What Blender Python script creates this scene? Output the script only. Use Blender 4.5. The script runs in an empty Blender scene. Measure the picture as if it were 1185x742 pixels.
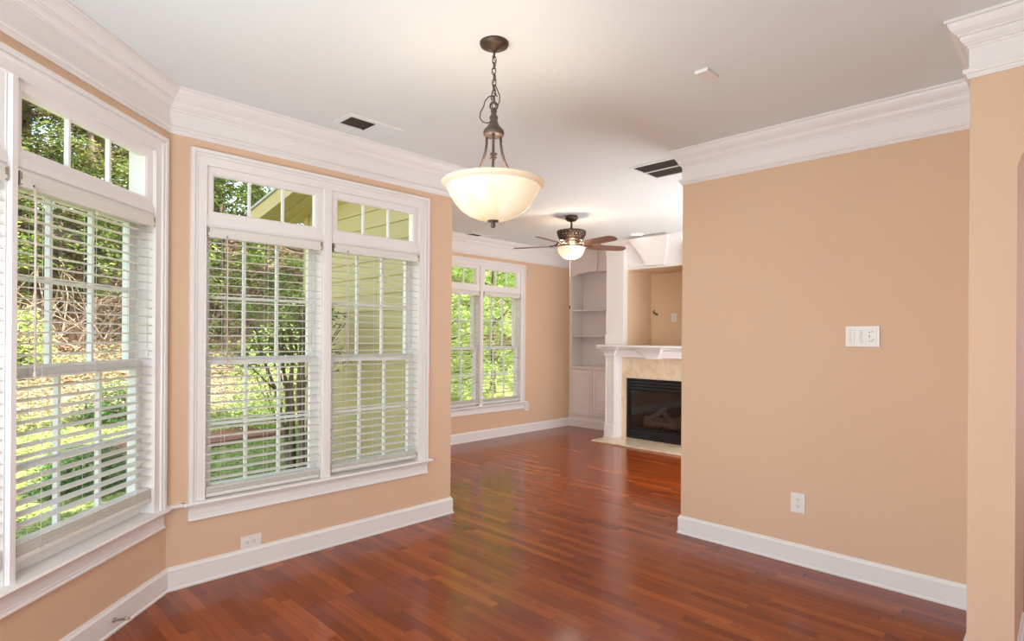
import bpy, bmesh, math, random
from mathutils import Vector, Matrix, noise
PI = math.pi
sc = bpy.context.scene
C = sc.collection
R = math.radians

# ------------------------------------------------------------------ camera, world, sun, area lights, exposure
YAW = 45.4282
F_PX = 658.1
cam_d = bpy.data.cameras.new('camera')
cam = bpy.data.objects.new('camera', cam_d); C.objects.link(cam)
cam_d.sensor_width = 36.0
cam_d.sensor_fit = 'HORIZONTAL'
cam_d.lens = 36.0 * F_PX / 1185.0
cam_d.shift_y = 19.09 / 1185.0
cam_d.clip_start = 0.03
cam_d.clip_end = 300
cam.matrix_world = (Matrix.Translation((0, 0, 1.4)) @ Matrix.Rotation(R(-YAW), 4, 'Z')
                    @ Matrix.Rotation(R(90), 4, 'X') @ Matrix.Rotation(R(0.3955), 4, 'Z'))
sc.camera = cam
VS = sc.view_settings
VS.view_transform = 'Standard'; VS.look = 'None'; VS.gamma = 1.0; VS.exposure = 0.0
VS.use_curve_mapping = False

world = bpy.data.worlds.new('sky'); sc.world = world
world.use_nodes = True
wn = world.node_tree.nodes; wl = world.node_tree.links
wn.clear()
sky = wn.new('ShaderNodeTexSky'); sky.sky_type = 'NISHITA'; sky.sun_disc = False
sky.sun_elevation = R(50); sky.sun_rotation = R(145); sky.air_density = 1.0; sky.dust_density = 1.5
bg = wn.new('ShaderNodeBackground'); bg.inputs['Strength'].default_value = 1.0
wo = wn.new('ShaderNodeOutputWorld')
tint = wn.new('ShaderNodeMixRGB'); tint.blend_type = 'MULTIPLY'; tint.inputs[0].default_value = 1.0; tint.inputs[2].default_value = (1.0, 0.88, 0.70, 1)
wl.new(sky.outputs[0], tint.inputs[1]); wl.new(tint.outputs[0], bg.inputs[0]); wl.new(bg.outputs[0], wo.inputs[0])

def light(name, kind, loc, energy, color=(1, 1, 1), direction=(0, 0, -1), size=1.0, size_y=None, shape='RECTANGLE'):
    l = bpy.data.lights.new(name, kind); l.energy = energy; l.color = color
    o = bpy.data.objects.new(name, l); C.objects.link(o); o.location = loc
    o.rotation_euler = Vector(direction).to_track_quat('-Z', 'Y').to_euler()
    if kind == 'AREA':
        l.shape = shape; l.size = size
        if size_y: l.size_y = size_y
    return o
sun = light('sun', 'SUN', (0, 0, 20), 15.0, (1.0, 0.93, 0.80), (-0.46, 0.62, -0.85)); sun.data.angle = R(1)
# unseen area lights added to brighten the rooms; the walls behind them have no openings
light('south_fill', 'AREA', (1.3, -2.85, 1.35), 30, (0.82, 0.94, 1.0), (0.05, 1, 0.30), 3.0, 2.1)
light('west_fill', 'AREA', (-0.45, 1.15, 1.40), 108, (0.82, 0.93, 1.0), (1, 0.0, 0.20), 1.8, 1.9)
light('den_fill', 'AREA', (5.5, 1.72, 1.35), 100, (0.88, 0.95, 1.0), (0.0, 1, 0.30), 2.4, 1.9)
light('hall_fill', 'AREA', (4.9, -1.0, 1.5), 26, (0.85, 0.88, 1.0), (-1, 0.1, 0), 1.4, 1.8)

# ------------------------------------------------------------------ material helpers
def new_mat(name):
    m = bpy.data.materials.new(name); m.use_nodes = True
    nt = m.node_tree
    return m, nt, nt.nodes.get('Principled BSDF'), nt.nodes.get('Material Output')
def setp(b, k, v):
    if k in b.inputs: b.inputs[k].default_value = v
def mat(name, color, rough=0.5, metallic=0.0, bump=0.0, bscale=40.0, var=0.0, vscale=6.0, spec=0.5, coat=0.0):
    m, nt, b, out = new_mat(name); N = nt.nodes; L = nt.links
    b.inputs['Base Color'].default_value = (*color, 1); setp(b, 'Roughness', rough); setp(b, 'Metallic', metallic)
    setp(b, 'Specular IOR Level', spec); setp(b, 'Coat Weight', coat)
    tc = N.new('ShaderNodeTexCoord')
    if var > 0:
        n = N.new('ShaderNodeTexNoise'); n.inputs['Scale'].default_value = vscale; n.inputs['Detail'].default_value = 4
        L.new(tc.outputs['Object'], n.inputs['Vector'])
        mx = N.new('ShaderNodeMixRGB'); mx.inputs[1].default_value = (*[c * (1 - var) for c in color], 1)
        mx.inputs[2].default_value = (*[min(1, c * (1 + var)) for c in color], 1)
        L.new(n.outputs['Fac'], mx.inputs[0]); L.new(mx.outputs[0], b.inputs['Base Color'])
    if bump > 0:
        n2 = N.new('ShaderNodeTexNoise'); n2.inputs['Scale'].default_value = bscale; n2.inputs['Detail'].default_value = 3
        L.new(tc.outputs['Object'], n2.inputs['Vector'])
        bp = N.new('ShaderNodeBump'); bp.inputs['Strength'].default_value = bump; bp.inputs['Distance'].default_value = 0.01
        L.new(n2.outputs['Fac'], bp.inputs['Height']); L.new(bp.outputs[0], b.inputs['Normal'])
    return m

M = {}
M['wall'] = mat('tan_paint', (0.74, 0.51, 0.35), 0.75, bump=0.04, bscale=180, var=0.02, vscale=1.5, spec=0.25)
M['ceil'] = mat('ceiling_paint', (0.82, 0.84, 0.83), 0.9, bump=0.05, bscale=140, spec=0.15)
M['trim'] = mat('white_trim_paint', (0.87, 0.82, 0.80), 0.38, spec=0.4, var=0.012, vscale=3)
M['blind'] = mat('white_slat_paint', (0.92, 0.885, 0.83), 0.4, spec=0.4, var=0.01)
def slat_mat():
    m = M['blind']; nt = m.node_tree; b = nt.nodes.get('Principled BSDF'); out = nt.nodes.get('Material Output')
    t = nt.nodes.new('ShaderNodeBsdfTranslucent'); t.inputs[0].default_value = (1.0, 0.93, 0.80, 1)
    mx = nt.nodes.new('ShaderNodeMixShader'); mx.inputs[0].default_value = 0.22
    nt.links.new(b.outputs[0], mx.inputs[1]); nt.links.new(t.outputs[0], mx.inputs[2]); nt.links.new(mx.outputs[0], out.inputs['Surface'])
slat_mat()
M['vinyl'] = mat('white_sash_vinyl', (0.84, 0.83, 0.80), 0.4, var=0.01)
M['cord'] = mat('pale_cord', (0.72, 0.66, 0.6), 0.8, var=0.05)
M['wand'] = mat('blush_wand_paint', (0.70, 0.58, 0.53), 0.4, var=0.02)
M['plate'] = mat('white_plastic', (0.85, 0.80, 0.76), 0.35, var=0.01)
M['slot'] = mat('dark_slot', (0.05, 0.045, 0.04), 0.6, var=0.1)
M['greymark'] = mat('grey_print', (0.45, 0.42, 0.42), 0.6, var=0.1)
M['bronze'] = mat('bronze_metal', (0.105, 0.075, 0.055), 0.42, 0.75, bump=0.3, bscale=90, var=0.35, vscale=30)
M['bronze2'] = mat('aged_bronze', (0.13, 0.10, 0.082), 0.45, 0.6, bump=0.3, bscale=120, var=0.3, vscale=40)
M['louver'] = mat('dark_louver', (0.10, 0.075, 0.06), 0.7, var=0.1)
M['black'] = mat('black_metal', (0.012, 0.011, 0.012), 0.3, 0.3, var=0.2)
M['blackrefl'] = mat('black_trim_metal', (0.05, 0.05, 0.055), 0.22, 0.8, var=0.1)
M['soot'] = mat('firebox_lining', (0.02, 0.018, 0.017), 0.9, var=0.4, vscale=12)
M['log'] = mat('ceramic_log', (0.17, 0.12, 0.09), 0.9, bump=0.8, bscale=30, var=0.6, vscale=14)
M['nickel'] = mat('brushed_nickel', (0.42, 0.36, 0.3), 0.35, 0.9, var=0.1)
M['rubber'] = mat('stop_tip', (0.45, 0.36, 0.27), 0.6, var=0.05)
M['siding'] = mat('yellow_siding', (0.50, 0.42, 0.20), 0.6, var=0.04, vscale=8)
M['soffit'] = mat('yellow_soffit', (0.50, 0.40, 0.20), 0.6, var=0.04, vscale=4)
M['shingle'] = mat('roof_shingle', (0.42, 0.42, 0.42), 0.9, bump=0.5, bscale=25, var=0.2, vscale=20)
M['bark'] = mat('tree_bark', (0.11, 0.085, 0.065), 0.9, bump=0.8, bscale=25, var=0.4, vscale=12)
M['barkpale'] = mat('smooth_bark', (0.17, 0.125, 0.09), 0.8, bump=0.4, bscale=25, var=0.3, vscale=10)
M['twig'] = mat('dry_twig', (0.30, 0.22, 0.17), 0.9, var=0.3, vscale=6)
M['recess'] = mat('recess_lining', (0.8, 0.75, 0.68), 0.5, var=0.02)
M['tvwall'] = mat('niche_paint', (0.76, 0.55, 0.36), 0.75, bump=0.04, bscale=180, var=0.02, vscale=1.5, spec=0.25)

def glass_mat(name, fac, tint=(1, 1, 1), rough=0.0):
    m, nt, b, out = new_mat(name); N = nt.nodes; L = nt.links
    N.remove(b)
    t = N.new('ShaderNodeBsdfTransparent'); t.inputs[0].default_value = (*tint, 1)
    g = N.new('ShaderNodeBsdfGlossy'); g.inputs['Roughness'].default_value = rough
    mx = N.new('ShaderNodeMixShader'); lw = N.new('ShaderNodeLayerWeight'); lw.inputs['Blend'].default_value = 0.5
    pw = N.new('ShaderNodeMath'); pw.operation = 'POWER'; L.new(lw.outputs['Facing'], pw.inputs[0]); pw.inputs[1].default_value = 5.0
    fr = N.new('ShaderNodeMath'); fr.operation = 'MULTIPLY_ADD'; L.new(pw.outputs[0], fr.inputs[0]); fr.inputs[1].default_value = 0.35; fr.inputs[2].default_value = 0.012 + fac
    L.new(fr.outputs[0], mx.inputs[0]); L.new(t.outputs[0], mx.inputs[1]); L.new(g.outputs[0], mx.inputs[2])
    L.new(mx.outputs[0], out.inputs['Surface'])
    return m
M['glass'] = glass_mat('window_glass', 0.0, (0.99, 1.0, 0.99))
M['fireglass'] = glass_mat('firebox_glass', 0.04, (0.80, 0.80, 0.80), 0.03)

def floor_mat():
    m, nt, b, out = new_mat('cherry_planks'); N = nt.nodes; L = nt.links
    tc = N.new('ShaderNodeTexCoord'); sp = N.new('ShaderNodeSeparateXYZ'); L.new(tc.outputs['Object'], sp.inputs[0])
    def mth(op, a, b_=None, c=None):
        n = N.new('ShaderNodeMath'); n.operation = op
        for i, v in enumerate((a, b_, c)):
            if v is None: continue
            if isinstance(v, (int, float)): n.inputs[i].default_value = v
            else: L.new(v, n.inputs[i])
        return n.outputs[0]
    W = 0.058
    row = mth('FLOOR', mth('DIVIDE', sp.outputs[0], W))
    wr = N.new('ShaderNodeTexWhiteNoise'); wr.noise_dimensions = '1D'; L.new(row, wr.inputs['W'])
    ln = mth('ADD', mth('MULTIPLY', wr.outputs['Value'], 7.3), mth('DIVIDE', sp.outputs[1], 0.62))
    # uneven board lengths: bend the coordinate before flooring
    wob = N.new('ShaderNodeTexNoise'); wob.noise_dimensions = '2D'; wob.inputs['Scale'].default_value = 0.7
    cmb0 = N.new('ShaderNodeCombineXYZ'); L.new(mth('MULTIPLY', row, 3.7), cmb0.inputs[0]); L.new(ln, cmb0.inputs[1])
    L.new(cmb0.outputs[0], wob.inputs['Vector'])
    ln2 = mth('ADD', ln, mth('MULTIPLY', wob.outputs['Fac'], 1.2))
    col = mth('FLOOR', ln2)
    cmb = N.new('ShaderNodeCombineXYZ'); L.new(row, cmb.inputs[0]); L.new(col, cmb.inputs[1])
    wn_ = N.new('ShaderNodeTexWhiteNoise'); wn_.noise_dimensions = '2D'; L.new(cmb.outputs[0], wn_.inputs['Vector'])
    rp = N.new('ShaderNodeValToRGB'); L.new(wn_.outputs['Value'], rp.inputs[0])
    e = rp.color_ramp.elements
    e[0].position = 0; e[0].color = (0.195, 0.029, 0.004, 1)
    e[1].position = 1; e[1].color = (0.38, 0.082, 0.012, 1)
    for p, c in ((0.2, (0.235, 0.038, 0.005, 1)), (0.5, (0.265, 0.047, 0.006, 1)), (0.85, (0.31, 0.058, 0.008, 1))):
        x = e.new(p); x.color = c
    # grain stretched along the boards
    cg = N.new('ShaderNodeCombineXYZ')
    L.new(mth('ADD', mth('MULTIPLY', sp.outputs[0], 55.0), mth('MULTIPLY', wn_.outputs['Value'], 40.0)), cg.inputs[0])
    L.new(mth('MULTIPLY', sp.outputs[1], 3.2), cg.inputs[1])
    gn = N.new('ShaderNodeTexNoise'); gn.inputs['Scale'].default_value = 1.0; gn.inputs['Detail'].default_value = 6
    gn.inputs['Distortion'].default_value = 0.6; L.new(cg.outputs[0], gn.inputs['Vector'])
    gr = N.new('ShaderNodeMapRange'); gr.inputs[1].default_value = 0.3; gr.inputs[2].default_value = 0.7
    gr.inputs[3].default_value = 0.82; gr.inputs[4].default_value = 1.16; L.new(gn.outputs['Fac'], gr.inputs[0])
    # fine seams
    fx = mth('FRACT', mth('DIVIDE', sp.outputs[0], W)); ex = mth('MINIMUM', fx, mth('SUBTRACT', 1.0, fx))
    fy = mth('FRACT', ln2); ey = mth('MINIMUM', fy, mth('SUBTRACT', 1.0, fy))
    seam = mth('MULTIPLY', mth('GREATER_THAN', ex, 0.012), mth('GREATER_THAN', ey, 0.0022))
    sm = N.new('ShaderNodeMapRange'); sm.inputs[3].default_value = 0.55; sm.inputs[4].default_value = 1.0; L.new(seam, sm.inputs[0])
    mul = N.new('ShaderNodeVectorMath'); mul.operation = 'SCALE'
    L.new(rp.outputs[0], mul.inputs[0]); L.new(mth('MULTIPLY', gr.outputs[0], sm.outputs[0]), mul.inputs['Scale'])
    L.new(mul.outputs[0], b.inputs['Base Color'])
    rr = N.new('ShaderNodeMapRange'); rr.inputs[3].default_value = 0.13; rr.inputs[4].default_value = 0.21
    L.new(gn.outputs['Fac'], rr.inputs[0]); L.new(rr.outputs[0], b.inputs['Roughness'])
    setp(b, 'Specular IOR Level', 0.46)
    bp = N.new('ShaderNodeBump'); bp.inputs['Strength'].default_value = 0.10; bp.inputs['Distance'].default_value = 0.0015
    L.new(mth('ADD', seam, mth('MULTIPLY', gn.outputs['Fac'], 0.25)), bp.inputs['Height']); L.new(bp.outputs[0], b.inputs['Normal'])
    return m
M['floor'] = floor_mat()

def marble_mat():
    m, nt, b, out = new_mat('cream_marble'); N = nt.nodes; L = nt.links
    tc = N.new('ShaderNodeTexCoord')
    n = N.new('ShaderNodeTexNoise'); n.inputs['Scale'].default_value = 5; n.inputs['Detail'].default_value = 8; n.inputs['Distortion'].default_value = 1.6
    L.new(tc.outputs['Object'], n.inputs['Vector'])
    r = N.new('ShaderNodeValToRGB'); L.new(n.outputs['Fac'], r.inputs[0]); e = r.color_ramp.elements
    e[0].position = 0.3; e[0].color = (0.72, 0.54, 0.36, 1); e[1].position = 0.62; e[1].color = (0.84, 0.70, 0.52, 1)
    x = e.new(0.46); x.color = (0.80, 0.64, 0.46, 1)
    L.new(r.outputs[0], b.inputs['Base Color']); setp(b, 'Roughness', 0.08)
    return m
M['marble'] = marble_mat()

def wood_mat(name, c0, c1, rough=0.35):
    m, nt, b, out = new_mat(name); N = nt.nodes; L = nt.links
    tc = N.new('ShaderNodeTexCoord'); mp = N.new('ShaderNodeMapping'); mp.inputs['Scale'].default_value = (3, 60, 20)
    L.new(tc.outputs['Object'], mp.inputs[0])
    n = N.new('ShaderNodeTexNoise'); n.inputs['Scale'].default_value = 1; n.inputs['Detail'].default_value = 4; L.new(mp.outputs[0], n.inputs['Vector'])
    mx = N.new('ShaderNodeMixRGB'); mx.inputs[1].default_value = (*c0, 1); mx.inputs[2].default_value = (*c1, 1)
    L.new(n.outputs['Fac'], mx.inputs[0]); L.new(mx.outputs[0], b.inputs['Base Color']); setp(b, 'Roughness', rough)
    return m
M['blade'] = wood_mat('walnut_blade', (0.10, 0.045, 0.028), (0.24, 0.10, 0.06))

def lamp_glass(name, color, emit, strength, edge):
    # frosted alabaster glass of a lit lamp: glows, with warmer cloudy swirls
    m, nt, b, out = new_mat(name); N = nt.nodes; L = nt.links
    tc = N.new('ShaderNodeTexCoord')
    n = N.new('ShaderNodeTexNoise'); n.inputs['Scale'].default_value = 6; n.inputs['Detail'].default_value = 2; n.inputs['Distortion'].default_value = 1.0
    L.new(tc.outputs['Object'], n.inputs['Vector'])
    r = N.new('ShaderNodeValToRGB'); L.new(n.outputs['Fac'], r.inputs[0]); e = r.color_ramp.elements
    e[0].position = 0.36; e[0].color = (*edge, 1); e[1].position = 0.52; e[1].color = (*emit, 1)
    b.inputs['Base Color'].default_value = (*color, 1); setp(b, 'Roughness', 0.25)
    L.new(r.outputs[0], b.inputs['Emission Color']); b.inputs['Emission Strength'].default_value = strength
    return m
M['bowl'] = lamp_glass('alabaster_bowl_glass', (0.8, 0.68, 0.5), (1.0, 0.86, 0.62), 0.46, (0.95, 0.60, 0.24))
M['bowlrim'] = lamp_glass('alabaster_rim_glass', (0.8, 0.64, 0.48), (1.0, 0.80, 0.58), 0.22, (1.0, 0.74, 0.5))
M['fanbowl'] = lamp_glass('fan_bowl_glass', (0.8, 0.65, 0.5), (1.0, 0.80, 0.58), 0.72, (1.0, 0.68, 0.42))
def emit_mat(name, color, s):
    m, nt, b, out = new_mat(name)
    b.inputs['Base Color'].default_value = (*color, 1); b.inputs['Emission Color'].default_value = (*color, 1)
    b.inputs['Emission Strength'].default_value = s
    return m
M['bulb'] = emit_mat('lit_bulb', (1, 0.9, 0.75), 6.0)

def leaf_mat(name, c0, c1, trans=0.4):
    m, nt, b, out = new_mat(name); N = nt.nodes; L = nt.links
    g = N.new('ShaderNodeNewGeometry'); r = N.new('ShaderNodeValToRGB'); L.new(g.outputs['Random Per Island'], r.inputs[0])
    e = r.color_ramp.elements; e[0].color = (*c0, 1); e[1].color = (*c1, 1)
    L.new(r.outputs[0], b.inputs['Base Color']); setp(b, 'Roughness', 0.6); setp(b, 'Specular IOR Level', 0.2)
    t = N.new('ShaderNodeBsdfTranslucent'); L.new(r.outputs[0], t.inputs[0])
    mx = N.new('ShaderNodeMixShader'); mx.inputs[0].default_value = trans
    L.new(b.outputs[0], mx.inputs[1]); L.new(t.outputs[0], mx.inputs[2]); L.new(mx.outputs[0], out.inputs['Surface'])
    return m
M['leaf_dark'] = leaf_mat('evergreen_leaf', (0.05, 0.055, 0.025), (0.36, 0.34, 0.12))
M['leaf_mid'] = leaf_mat('green_leaf', (0.08, 0.15, 0.04), (0.34, 0.42, 0.13))
M['leaf_bright'] = leaf_mat('bright_leaf', (0.28, 0.42, 0.13), (0.72, 0.86, 0.38), 0.5)
M['leaf_ivy'] = leaf_mat('ivy_leaf', (0.17, 0.23, 0.10), (0.52, 0.50, 0.30))
M['leaf_box'] = leaf_mat('boxwood_leaf', (0.04, 0.12, 0.035), (0.14, 0.30, 0.09))
M['leaf_dry'] = leaf_mat('dry_leaf', (0.30, 0.19, 0.13), (0.80, 0.58, 0.44), 0.2)
M['leaf_grass'] = leaf_mat('grass_blade', (0.17, 0.26, 0.07), (0.45, 0.52, 0.17), 0.3)

def ground_mat():
    m, nt, b, out = new_mat('yard_ground'); N = nt.nodes; L = nt.links
    tc = N.new('ShaderNodeTexCoord'); sp = N.new('ShaderNodeSeparateXYZ'); L.new(tc.outputs['Object'], sp.inputs[0])
    n = N.new('ShaderNodeTexNoise'); n.inputs['Scale'].default_value = 0.9; n.inputs['Detail'].default_value = 5; L.new(tc.outputs['Object'], n.inputs['Vector'])
    n2 = N.new('ShaderNodeTexNoise'); n2.inputs['Scale'].default_value = 14; n2.inputs['Detail'].default_value = 6; L.new(tc.outputs['Object'], n2.inputs['Vector'])
    litter = N.new('ShaderNodeValToRGB'); L.new(n2.outputs['Fac'], litter.inputs[0]); e = litter.color_ramp.elements
    e[0].position = .35; e[0].color = (0.14, 0.085, 0.06, 1); e[1].position = .7; e[1].color = (0.66, 0.47, 0.36, 1)
    grass = N.new('ShaderNodeValToRGB'); L.new(n2.outputs['Fac'], grass.inputs[0]); e = grass.color_ramp.elements
    e[0].position = .3; e[0].color = (0.13, 0.17, 0.05, 1); e[1].position = .7; e[1].color = (0.42, 0.46, 0.17, 1)
    # the lawn lies on the level strip by the house, leaf litter covers the bank above it
    ad = N.new('ShaderNodeMath'); ad.operation = 'MULTIPLY_ADD'; L.new(n.outputs['Fac'], ad.inputs[0]); ad.inputs[1].default_value = 1.6; L.new(sp.outputs[1], ad.inputs[2])
    mr = N.new('ShaderNodeMapRange'); mr.inputs[1].default_value = 10.2; mr.inputs[2].default_value = 10.7; L.new(ad.outputs[0], mr.inputs[0])
    mx = N.new('ShaderNodeMixRGB'); L.new(mr.outputs[0], mx.inputs[0]); L.new(grass.outputs[0], mx.inputs[1]); L.new(litter.outputs[0], mx.inputs[2])
    L.new(mx.outputs[0], b.inputs['Base Color']); setp(b, 'Roughness', 0.95)
    return m
M['ground'] = ground_mat()
M['mulch'] = mat('red_mulch', (0.22, 0.10, 0.07), 0.95, bump=1.0, bscale=30, var=0.5, vscale=25)

# ------------------------------------------------------------------ mesh helpers
class MB:
    def __init__(self): self.v = []; self.f = []; self.sm = []
    def add(self, vs, fs, smooth=False, mtx=None):
        o = len(self.v)
        if mtx is not None: vs = [mtx @ Vector(v) for v in vs]
        self.v += [tuple(v) for v in vs]
        self.f += [tuple(i + o for i in f) for f in fs]; self.sm += [smooth] * len(fs)
        return self
    def box(self, x0, y0, z0, x1, y1, z1, mtx=None):
        if x1 < x0: x0, x1 = x1, x0
        if y1 < y0: y0, y1 = y1, y0
        if z1 < z0: z0, z1 = z1, z0
        vs = [(x0, y0, z0), (x1, y0, z0), (x1, y1, z0), (x0, y1, z0), (x0, y0, z1), (x1, y0, z1), (x1, y1, z1), (x0, y1, z1)]
        return self.add(vs, [(3, 2, 1, 0), (4, 5, 6, 7), (0, 1, 5, 4), (1, 2, 6, 5), (2, 3, 7, 6), (3, 0, 4, 7)], False, mtx)
    def prism(self, pts, a, b, axis='z', mtx=None):
        # pts: ccw polygon; extruded along axis from a to b. axis z: pts (x,y); x: pts (y,z); y: pts (x,z)
        n = len(pts)
        def P(p, t):
            return (p[0], p[1], t) if axis == 'z' else ((t, p[0], p[1]) if axis == 'x' else (p[0], t, p[1]))
        vs = [P(p, a) for p in pts] + [P(p, b) for p in pts]
        fs = [tuple(range(n))[::-1], tuple(range(n, 2 * n))] + [(i, (i + 1) % n, n + (i + 1) % n, n + i) for i in range(n)]
        return self.add(vs, fs, False, mtx)
    def sweep(self, path, prof, side=1, closed=False, cap=True, up=Vector((0, 0, 1)), mtx=None):
        # path: xy points; prof: (d, z) points ; offset to side (1 = right of travel, -1 = left)
        n = len(path); P = [Vector(p) for p in path]; offs = []
        for i in range(n):
            ds = []
            if i > 0 or closed: ds.append((P[i] - P[i - 1]).normalized())
            if i < n - 1 or closed: ds.append((P[(i + 1) % n] - P[i]).normalized())
            ns = [Vector((d.y, -d.x)) * side for d in ds]
            if len(ns) == 1: offs.append(ns[0])
            else:
                s = ns[0] + ns[1]; offs.append(s / (1 + ns[0].dot(ns[1])))
        k = len(prof); vs = []
        for i in range(n):
            for d, z in prof: q = P[i] + offs[i] * d; vs.append((q.x, q.y, z))
        fs = []
        for i in range(n if closed else n - 1):
            a = i * k; b = ((i + 1) % n) * k
            for j in range(k):
                j2 = (j + 1) % k; fs.append((a + j, a + j2, b + j2, b + j))
        if cap and not closed: fs += [tuple(range(k))[::-1], tuple((n - 1) * k + j for j in range(k))]
        return self.add(vs, fs, False, mtx)
    def frame(self, pts, prof, closed=False, mtx=None, y0=0.0):
        # sweep in the local xz plane: pts (x,z); prof (w outward from path left side, y depth)
        n = len(pts); P = [Vector(p) for p in pts]; offs = []
        for i in range(n):
            ds = []
            if i > 0 or closed: ds.append((P[i] - P[i - 1]).normalized())
            if i < n - 1 or closed: ds.append((P[(i + 1) % n] - P[i]).normalized())
            ns = [Vector((-d.y, d.x)) for d in ds]
            if len(ns) == 1: offs.append(ns[0])
            else: offs.append((ns[0] + ns[1]) / (1 + ns[0].dot(ns[1])))
        k = len(prof); vs = []
        for i in range(n):
            for w, y in prof: q = P[i] + offs[i] * w; vs.append((q.x, y + y0, q.y))
        fs = []
        for i in range(n if closed else n - 1):
            a = i * k; b = ((i + 1) % n) * k
            for j in range(k):
                j2 = (j + 1) % k; fs.append((a + j, b + j, b + j2, a + j2))
        if not closed: fs += [tuple(range(k)), tuple((n - 1) * k + j for j in range(k))[::-1]]
        return self.add(vs, fs, False, mtx)
    def lathe(self, prof, seg=32, c=(0, 0, 0), mtx=None, smooth=True, fn=None):
        vs = []; fs = []; k = len(prof)
        for i in range(seg):
            a = 2 * PI * i / seg
            for j, (r, z) in enumerate(prof):
                if fn: r = fn(r, z, a, j)
                vs.append((c[0] + r * math.cos(a), c[1] + r * math.sin(a), c[2] + z))
        for i in range(seg):
            i2 = (i + 1) % seg
            for j in range(k - 1): fs.append((i * k + j, i2 * k + j, i2 * k + j + 1, i * k + j + 1))
        return self.add(vs, fs, smooth, mtx)
    def tube(self, pts, r, seg=8, closed=False, mtx=None, smooth=True):
        P = [Vector(p) for p in pts]; n = len(P); rr = r if isinstance(r, (list, tuple)) else [r] * n
        vs = []; prev = None
        for i in range(n):
            if closed: t = (P[(i + 1) % n] - P[i - 1]).normalized()
            else: t = (P[min(i + 1, n - 1)] - P[max(i - 1, 0)]).normalized()
            if prev is None:
                ref = Vector((0, 0, 1)) if abs(t.z) < 0.9 else Vector((1, 0, 0)); u = t.cross(ref).normalized()
            else: u = (prev - t * prev.dot(t)).normalized()
            prev = u; w = t.cross(u)
            for s in range(seg):
                a = 2 * PI * s / seg; vs.append(P[i] + (u * math.cos(a) + w * math.sin(a)) * rr[i])
        fs = []
        for i in range(n if closed else n - 1):
            i2 = (i + 1) % n
            for s in range(seg): s2 = (s + 1) % seg; fs.append((i * seg + s, i * seg + s2, i2 * seg + s2, i2 * seg + s))
        if not closed: fs += [tuple(range(seg))[::-1], tuple((n - 1) * seg + s for s in range(seg))]
        return self.add(vs, fs, smooth, mtx)
    def ball(self, c, r, seg=14, sz=1.0, mtx=None):
        prof = [(max(1e-4, r * math.sin(PI * i / 8)), -r * sz * math.cos(PI * i / 8)) for i in range(9)]
        return self.lathe(prof, seg, c, mtx)
    def build(self, name, m, parent=None, loc=None, bevel=0.0, seg=2, fix=True):
        me = bpy.data.meshes.new(name); me.from_pydata(self.v, [], self.f)
        for p, s in zip(me.polygons, self.sm): p.use_smooth = s
        if fix:
            bm = bmesh.new(); bm.from_mesh(me); bmesh.ops.recalc_face_normals(bm, faces=bm.faces); bm.to_mesh(me); bm.free()
        me.materials.append(m); me.update()
        o = bpy.data.objects.new(name, me); C.objects.link(o)
        if parent: o.parent = parent
        if loc: o.location = loc
        if bevel > 0:
            b = o.modifiers.new('bevel', 'BEVEL'); b.width = bevel; b.segments = seg; b.limit_method = 'ANGLE'
        return o

def tag(o, label=None, cat=None, group=None, kind=None):
    if label: o['label'] = label
    if cat: o['category'] = cat
    if group: o['group'] = group
    if kind: o['kind'] = kind
    return o
def empty(name, loc=(0, 0, 0), rz=0.0):
    o = bpy.data.objects.new(name, None); C.objects.link(o); o.location = loc; o.rotation_euler = (0, 0, rz)
    o.empty_display_size = 0.1
    return o
def copy_tree(o, parent=None):
    c = o.copy(); C.objects.link(c); c.parent = parent
    for ch in list(o.children): copy_tree(ch, c)
    return c
def struct(o, label=None): return tag(o, label, None, None, 'structure')

# ------------------------------------------------------------------ plan (metres): +X runs along the twin window wall, +Y along the right wall
H = 2.74
YN = 3.505; XC = 0.887; XN2 = 2.874; Y2 = 5.711; XE = 3.768; YE = 1.998; XW = -0.53
S2 = math.sqrt(0.5)
BLEN = (XC - XW) / S2
XB = 7.10                                                 # face of the bookcase
T = 0.14

fl = MB().prism([(XW - .1, -3.1), (7.5, -3.1), (7.5, Y2 + .1), (XN2 - .08, Y2 + .1), (XN2 - .08, YN + .1), (XC - .04, YN + .1), (XW - .1, YN - (XC - XW) + .04)], -0.12, 0.0)
struct(tag(fl.build('floor', M['floor']), 'glossy reddish cherry plank floor'))
ce = MB().prism([(XW - .14, -3.14), (7.54, -3.14), (7.54, Y2 + .14), (XN2 - .075, Y2 + .14), (XN2 - .075, YN + .14), (XC - .06, YN + .14), (XW - .14, YN - (XC - XW) + .06)], H, H + 0.1)
ceiling = struct(ce.build('ceiling', M['ceil']), 'flat off-white painted ceiling')

def wall(name, origin, rz, length, holes, e0, e1, z1=H, t=T, m='wall', z0=0.0):
    """local x along the wall seen from inside, y outward; e0/e1 = extra outer length at each end (mitre)"""
    mb = MB(); xs = sorted([0, length] + [h[0] for h in holes] + [h[1] for h in holes])
    def ext(x, y): return x - (e0 if (x == 0 and y > 0) else 0) + (e1 if (x == length and y > 0) else 0)
    def blk(xa, xb, za, zb):
        mb.prism([(ext(xa, 0), 0), (ext(xb, 0), 0), (ext(xb, t), t), (ext(xa, t), t)], za, zb)
    for xa, xb in zip(xs[:-1], xs[1:]):
        hs = [h for h in holes if h[0] <= xa + 1e-6 and h[1] >= xb - 1e-6]
        if hs:
            h = hs[0]; blk(xa, xb, z0, h[2]); blk(xa, xb, h[3], z1)
        else: blk(xa, xb, z0, z1)
    o = mb.build(name, M[m], loc=(origin[0], origin[1], 0)); o.rotation_euler = (0, 0, rz)
    return struct(o)

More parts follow.
